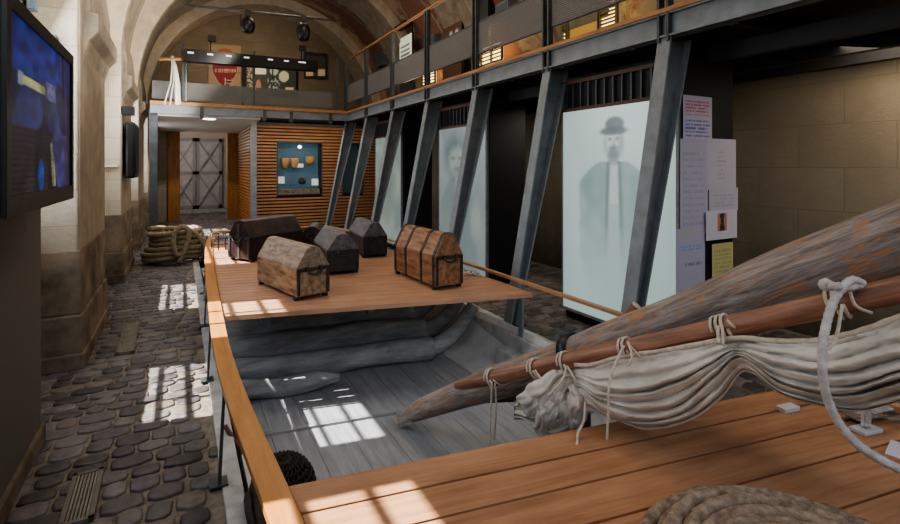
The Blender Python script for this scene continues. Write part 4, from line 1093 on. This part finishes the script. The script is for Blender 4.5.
for u in US:
    D=depth(u); g=min(1,abs(u-572)/22); g2=min(1,abs(u-737)/26); pin=.35+.65*min(g,g2)
    e=min(1,(u-510)/20)
    tot=[]
    ring=[]
    for r in range(nrow):
        c=r/SUB; i=min(int(c),NC-2); fr2=c-i
        v=cf[i](u)*(1-fr2)+cf[i+1](u)*fr2
        s=r/(nrow-1)
        bulge=(.10*sin(pi*min(1,max(0,s*.92+.06)))**.6)*pin*e
        amp=.050*pin*[.35,.5,1.1,.7,1.25,.8,1.15][i]*(.8+.7*nz(u*.013,i*2.3,4))
        fold=amp*(abs(cos(pi*fr2))**.75*1.0-.5)
        wr=.010*nz(u*.07,r*.35,1)+.006*nz(u*.22,r*.6,2)
        if u<600: wr+=.022*nz(u*.09,r*.25,7)*min(1,(600-u)/30)
        front=D-bulge-fold-wr
        ring.append(P(u,v+min(1,3*s*(1-s)*2)*pin*(4.5*nz(u*.014,r*.09,3)+1.5*nz(u*.05,r*.3,5)),f=front))
    vt,vb=cf[0](u),cf[-1](u)
    for r in range(bl_):
        s=(r+1)/(bl_+1); v=vb*(1-s)+vt*s; back=D+.10*sin(pi*s)*pin*e+.01*nz(u*.05,r*.7,9)
        ring.append(P(u,v,f=back))
    m.v.extend(ring)
n=nrow+bl_
for a in range(len(US)-1):
    for k in range(n): m.f.append([a*n+k,a*n+(k+1)%n,(a+1)*n+(k+1)%n,(a+1)*n+k]); m.sm.append(True)
m.f.append([k for k in range(n-1,-1,-1)]); m.sm.append(True); m.f.append([(len(US)-1)*n+k for k in range(n)]); m.sm.append(True)
sail=thing('furled_sail','furled cream canvas sail hanging in heavy folds below the red-brown yard','sail',P(700,380,f=2.0))
m.build('sail_cloth',canvas,sail)
# bolt rope along the head and crumpled clew bunch
m=MB(); pts=[P(u,cf[0](u)-1,f=depth(u)-.045) for u in range(575,940,6)]; m.tube(pts,.010,8,3,.05); m.build('bolt_rope',twine,sail)
m=MB(); rs=random.Random(5)
for q_ in range(11):
    u1=520+6.5*q_+rs.uniform(-3,3); v1=[400,412,424,430,433,432,431,430,424,418,408][q_]+rs.uniform(-2,2)
    u0=562+q_*1.4; v0=371+q_*.8; r0=.022+.010*rs.random(); dd=-.05-.05*rs.random(); f0=2.52 if q_<8 else 2.46
    c0=len(m.v); pts=[];rd=[]
    for k in range(26):
        t=k/25; pts.append(P(u0+(u1-u0)*t+5*nz(t*3,u1)*t,v0+(v1-v0)*t+6*nz(t*3.5,v1)*t,f=f0+dd*sin(pi*t)+.05*nz(t*4,u1,3))); rd.append(r0*(.45+.9*t**.6)*(1 if t<.93 else .75))
    m.tube(pts,rd,26,5,2.2,.30,phase=q_)
    for j in range(c0,len(m.v)):
        p=m.v[j]; nn=noise.noise_vector(p*12)*.020+noise.noise_vector(p*45)*.004; m.v[j]=p+nn
m.build('clew_bunch',canvas,sail)
# ties
def rope(name,lab,pts,r,mat,cat='rope',lob=3,pit=.03,sub=6,group=None,parent=None):
    P2=[]; n=len(pts)
    for i in range(n-1):
        p0,p1,p2,p3=pts[max(i-1,0)],pts[i],pts[i+1],pts[min(i+2,n-1)]
        for k in range(sub):
            t=k/sub; P2.append(.5*((2*p1)+(p2-p0)*t+(2*p0-5*p1+4*p2-p3)*t*t+(3*p1-p0-3*p2+p3)*t**3))
    P2.append(pts[-1]); o=MB().tube(P2,r,8,lob,pit).build(name,mat,parent)
    if parent is None: tag(o,lab,cat,group)
    return o
def wrap(u,n,r_y,tilt=0,v=None):
    c,t=onyard(u); d=(S1-S0).normalized(); a=d.cross(UP).normalized(); b=a.cross(d).normalized(); pts=[]
    for k in range(n*10+1):
        th=2*pi*k/10; pts.append(c+a*cos(th)*r_y+b*sin(th)*r_y+d*(k/(n*10)-.5)*.02*n+d*tilt*sin(th))
    return pts
def tie(u,lab,tails,n=2,r=.0065,ry=.050,col=twine):
    t=thing('sail_tie',lab,'tie',onyard(u)[0],0,'twine ties on the yard')
    MB().tube(wrap(u,n,ry),r,8,3,.02).build('wrapped_turns',col,t)
    for tail in tails:
        pts=[P(a,b,f=c) for a,b,c in tail]; rope('hanging_tail','',pts,r*.85,col,parent=t)
    return t
d1=depth(493)
tie(493,'twine tie near the yard tip with two long tails hanging over the hull',[[(492,382,d1-.06),(491,405,d1-.05),(490,430,d1-.04),(489.5,446,d1-.04)],[(495,383,d1-.06),(496,410,d1-.05),(494,436,d1-.05),(493,440,d1-.05)],[(493,380,d1-.06),(500,384,d1-.06),(505,380,d1-.04)]],2)
d1=depth(537)
tie(536,'twine tie where the sail clew begins, with a tail curling onto the folds',[[(536,372,d1-.06),(541,382,d1-.10),(538,398,d1-.14),(542,420,d1-.16),(541,432,d1-.13)],[(535,370,d1-.06),(545,384,d1-.1),(550,392,d1-.13)]],2)
d1=depth(566)
tie(566,'twine tie at the bunched end of the sail left of the leaning stay',[[(566,368,d1-.05),(562,380,d1-.13),(548,396,d1-.16)],[(567,366,d1-.05),(573,376,d1-.10),(578,386,d1-.1)]],2)
d1=depth(583)
rope('loose_cord','thin cord hanging from the sail bunch down to the deck board',[P(585,402,f=2.3),P(584,420,f=2.25),P(578,433,f=2.2),P(577,444,f=2.16),P(573,451,f=2.14)],.006,twine,'cord')
d1=depth(628)
tie(628,'twine tie with a hanging knotted cord left of the sail middle',[[(624,346,d1-.05),(616,362,d1-.13),(609,385,d1-.19),(608,415,d1-.19),(607,440,2.05)],[(628,342,d1-.05),(632,356,d1-.12),(628,366,d1-.14)],[(630,346,d1-.05),(640,357,d1-.11)]],2)
d1=depth(724)
tie(724,'double twine tie gathering the sail at its middle',[[(718,326,d1-.05),(718,338,d1-.08),(719,343,d1-.10)],[(722,326,d1-.05),(723,345,d1-.10)],[(727,320,d1-.05),(733,326,d1-.07),(736,328,d1-.05)]],3)
d1=depth(838)
tie(838,'tan twine tie under the thick pale rope at right of yard',[[(832,300,d1-.05),(828,320,d1-.09),(829,330,d1-.12)],[(842,305,d1-.05),(838,330,d1-.1),(832,345,d1-.13),(822,352,d1-.14)],[(850,292,d1-.05),(856,306,d1-.07),(872,313,d1-.08)]],2)
D=depth(840)
rope('thick_rope','thick pale rope looped over the yard and sagging across the deck at right',
     [P(828,287,f=D-.02),P(836,286,f=D-.09),P(848,287,f=D-.06),P(862,284,f=D-.05),P(852,280,f=D-.06),P(842,288,f=D-.085),P(832,305,f=D-.09),P(824,335,f=D-.13),P(822,360,f=D-.16),P(825,390,f=D-.17),P(836,418,f=D-.17),P(855,442,f=D-.19),P(880,459,f=D-.22),P(910,474,f=D-.26),P(935,484,f=D-.3)],.0135,wrope,pit=.045,sub=14)
p=P(826,285,f=D-.03)
m=MB(); m.lathe([(.004,-.022),(.018,-.014),(.024,0),(.018,.014),(.004,.022)],14,Matrix.Translation(p)); o=m.build('rope_knot',wrope); tag(o,'round pale stopper knot at the top of the yard rope','knot')
# dark support post under the sail end
p=P(585,430,f=2.62)
o=MB().box((p.x-.022,p.y-.022,HF),(p.x+.022,p.y+.022,P(585,372,f=2.62).z)).build('support_post',steel_d,bevel=.004); tag(o,'dark upright post supporting the mast under the sail bunch','post')
# dark plank leaning behind the clew
o=MB().bar(P(470,392,f=3.45),P(540,388,f=3.1),.05,.14).build('plank_offcut',mix_noise('brown_plank',(.07,.05,.04),(.16,.12,.10),5,stretch=(1,6,6)),bevel=.005)
tag(o,'brown weathered plank under the mast inside the hull','plank')

# ================================================================== THINGS ON THE FRONT DECK
cc=Vector((0,0,0))+CAM+FW*1.30+RT*.945; cc.z=DZ
co=thing('deck_rope_coil','flat spiral coil of thick tan rope on the front deck at the bottom','rope',(cc.x,cc.y,DZ))
for layer,(zz,r0,r1,ph) in enumerate(((.030,.44,.10,0),(.074,.425,.08,1.2),(.116,.385,.06,2.5))):
    m=MB(); pts=[]; turns=(r0-r1)/.046; N=int(turns*70)
    for k in range(N):
        t=k/N; a=ph+t*turns*2*pi; r=r0-(r0-r1)*t; pts.append((cc.x+r*cos(a),cc.y+r*sin(a),DZ+zz+.004*sin(a*2.3+layer)+.012*(1-r/r0)))
    m.tube(pts,.0255,12,3,.10,.22); m.build('rope_layer',coil_m,co)
def block(u,v,w,d,h,name,lab,mat,rz=0):
    p=P(u,v,z=DZ+h/2); t=MB(); M=Matrix.Translation((p.x,p.y,DZ))@Matrix.Rotation(rz-ROT,4,'Z'); t.box((-w/2,-d/2,.0),(w/2,d/2,h),M); o=t.build(name,mat,bevel=.003); tag(o,lab,name.split('_')[-1]); return o
block(788,408,.10,.05,.022,'white_block','small white plastic block on the deck under the sail',plain('white_plastic',(.62,.62,.62),.4))
p=P(866,431,z=DZ)
t=thing('acrylic_stand','clear acrylic stand with square white foot on the deck at right','stand',(p.x,p.y,DZ))
M=Matrix.Translation((p.x,p.y,DZ))@Matrix.Rotation(-ROT,4,'Z')
MB().box((-.06,-.035,0),(.06,.035,.016),M).build('stand_foot',plain('milky_plastic',(.55,.57,.6),.2),t,.003)
MB().box((-.018,-.012,.016),(.018,.012,.10),M).build('stand_column',acrylic,t,.003)
MB().box((-.09,-.025,.10),(.05,.025,.115),M).build('stand_arm',acrylic,t,.003)
MB().box((.03,-.02,.08),(.16,.02,.09),M).build('stand_arm',acrylic,t,.003)
o=block(905,452,.16,.11,.003,'paper_sheet','white paper sheet lying on the deck at the right edge',paper,.4)
o=block(700,389,.10,.03,.02,'deck_cleat','small dark cleat on deck behind the sail fold',iron)
p=P(888,415,z=DZ); o=MB().bar((p.x-.25,p.y+.06,DZ+.03),(p.x+.35,p.y-.10,DZ+.03),.10,.006).build('steel_strap',plain('strap_steel',(.35,.36,.38),.25,.8)); tag(o,'flat bright metal strap on the deck behind the acrylic stand','strap')
for dx in (-.2,.3): MB().box((p.x+dx-.02,p.y-.02-dx*.2,DZ),(p.x+dx+.02,p.y+.02-dx*.2,DZ+.028)).build('strap_foot',iron,o)

# wicker trap under the left rail
c=CAM+FW*2.33; c=Vector(P(272,492,f=2.38)); 
wt=thing('wicker_trap','dark round wicker trap tucked under the left rail','basket',(c.x,c.y,HF))
m=MB(); Rw=.165; zc=-.08
cx_,cy_=.50,2.86
NS=26
for k in range(NS):
    a=2*pi*k/NS; pts=[]
    for i in range(13):
        ph=-pi/2+pi*i/12; pts.append((cx_+Rw*cos(ph)*cos(a+.5*i/12),cy_+Rw*1.15*cos(ph)*sin(a+.5*i/12),zc+.24*sin(ph) if ph<0 else zc+.17*sin(ph)))
    m.tube(pts,.008,5)
for i in range(16):
    ph=-pi/2*.9+pi*.92*i/15; r=Rw*cos(ph)+.004; z=zc+(.24 if ph<0 else .17)*sin(ph)
    pts=[(cx_+r*cos(2*pi*k/52),cy_+r*1.15*sin(2*pi*k/52),z+.008*(1 if k%2 else -1)) for k in range(52)]
    m.tube(pts,.0085,5,closed=True)
m.build('wicker_weave',wick_m,wt)
m=MB(); m.lathe([(.02,zc-.22),(Rw*.75,zc-.16),(Rw*.93,zc-.05),(Rw*.92,zc+.03),(Rw*.6,zc+.125),(.02,zc+.155)],24,Matrix.Translation((cx_,cy_,0))); m.build('dark_filling',blackb,wt)
o=MB().tube([P(225,426,z=.05),P(252,468,z=-.12)],.014,8).build('thin_stick',mix_noise('red_stick',(.05,.02,.015),(.12,.05,.04),8)); tag(o,'thin dark red stick leaning beside the rail post over the kerb','stick')
m=MB(); 
for k in range(7):
    pts=[(.275+.03*sin(k*1.3)+.01*sin(t*2+k),1.2+1.5*t/11.0,.06+.03*(k%3)-.05*k/7+.02*sin(t+k)) for t in range(12)]
    m.tube([(x+.05,y,z-.03) for x,y,z in pts],.022,7,3,.08)
o=m.build('net_bundle',wick_m); tag(o,'dark bundle of netting lying along the kerb under the left rail','net')

# ================================================================== LIGHT
world=bpy.data.worlds.new('w'); bpy.context.scene.world=world; world.use_nodes=True
bg=world.node_tree.nodes['Background']
sky=world.node_tree.nodes.new('ShaderNodeTexSky'); sky.sky_type='NISHITA'; sky.sun_disc=False; sky.sun_elevation=radians(50); sky.sun_rotation=radians(200)
world.node_tree.links.new(sky.outputs[0],bg.inputs[0]); bg.inputs[1].default_value=.10
def light(kind,name,loc,energy,color,rot=None,target=None,**kw):
    l=bpy.data.lights.new(name,kind); l.energy=energy; l.color=color
    for k,v in kw.items(): setattr(l,k,v)
    o=bpy.data.objects.new(name,l); C.objects.link(o); o.location=loc
    if target is not None: o.rotation_euler=(Vector(target)-Vector(loc)).to_track_quat('-Z','Y').to_euler()
    return o
light('SUN','sun',(-5,0,8),20.0,(1,.97,.93),target=Vector((-5,0,8))+Vector((1,-.17,-1.43)),angle=radians(.6))
for i,(a,b) in enumerate(bays):
    light('AREA','window_sky',(-1.05,(a+b)/2,2.5),44 if i else 22,(.86,.93,1.0),target=(3,(a+b)/2+.1,.9),shape='RECTANGLE',size=b-a,size_y=1.9)
for y,e in ((3.5,42),(7.5,52),(11,46)):
    light('AREA','vault_fill',(2.2,y,5.9),e,(1,.84,.66),target=(2.2,y,0),shape='RECTANGLE',size=1.5,size_y=1.5)  # unseen soft fill added under the vault for warm ambience
light('AREA','vault_up_fill',(4.4,8,4.4),75,(1,.82,.6),target=(1.2,8.4,6.5),shape='RECTANGLE',size=1,size_y=8)  # unseen warm fill added to brighten the vault from below
light('AREA','rear_fill',(2.6,-.9,3.4),26,(.92,.95,1),target=(2.9,2.6,.2),shape='RECTANGLE',size=2.5,size_y=1.2)  # unseen fill added behind the camera
light('SPOT','soffit_spot',(.3,14.8,2.68),90,(1,.86,.7),target=(.3,14.8,0),spot_size=2.2)
light('POINT','vestibule_fill',(-.2,18.3,2.5),60,(1,.92,.85),shadow_soft_size=.15)  # unseen fill added to brighten the far doors
light('AREA','booth_wash',(2.9,12.4,2.68),15,(1,.78,.5),target=(2.9,13.5,1.2),shape='RECTANGLE',size=2.6,size_y=.2)
light('POINT','case_lamp',((cx0+cx1)/2,WY+.05,cz1-.1),1.6,(.8,.93,1),shadow_soft_size=.05)
light('AREA','balcony_wash',(1.5,15.0,5.0),26,(1,.78,.55),target=(1.8,17.4,4.3),shape='RECTANGLE',size=2.5,size_y=.5)
light('AREA','right_aisle',(5.0,1.5,2.6),22,(1,.86,.68),target=(5.5,1.9,1.0),size=1.2)  # added fill that brings the right wall out of the dark
light('AREA','aisle_glow',(4.9,5.2,2.6),20,(1,.9,.75),target=(5.2,5.2,0),size=.6)  # added fill brightening the right hull side and aisle
for y,e in ((7.4,60),(4.3,40),(11,50)):
    light('AREA','side_fill',(.5,y,3.3),e,(1,.94,.86),target=(-1.1,y+.5,4.7),shape='RECTANGLE',size=.5,size_y=2.4)  # invisible fill added along the left to lift the vault and ribs
light('AREA','far_floor',(2.2,11.4,2.65),30,(.9,.95,1),target=(2.0,11.6,0),shape='RECTANGLE',size=3.0,size_y=.6)  # added fill brightening the floor at the far end
light('AREA','hull_fill',(1.7,3.2,.42),2.5,(.92,.96,1),target=(1.7,5.4,-.3),shape='RECTANGLE',size=2.0,size_y=.3)

cam=bpy.data.cameras.new('camera'); cam.lens=20.0; cam.sensor_width=36; cam.shift_y=-96/900.0; cam.clip_start=.05
co_=bpy.data.objects.new('camera',cam); C.objects.link(co_); co_.location=CAM; co_.rotation_euler=(pi/2,0,-PSI)
s=bpy.context.scene; s.camera=co_
s.view_settings.view_transform='AgX'; s.view_settings.look='AgX - Medium High Contrast'; s.view_settings.exposure=0.0
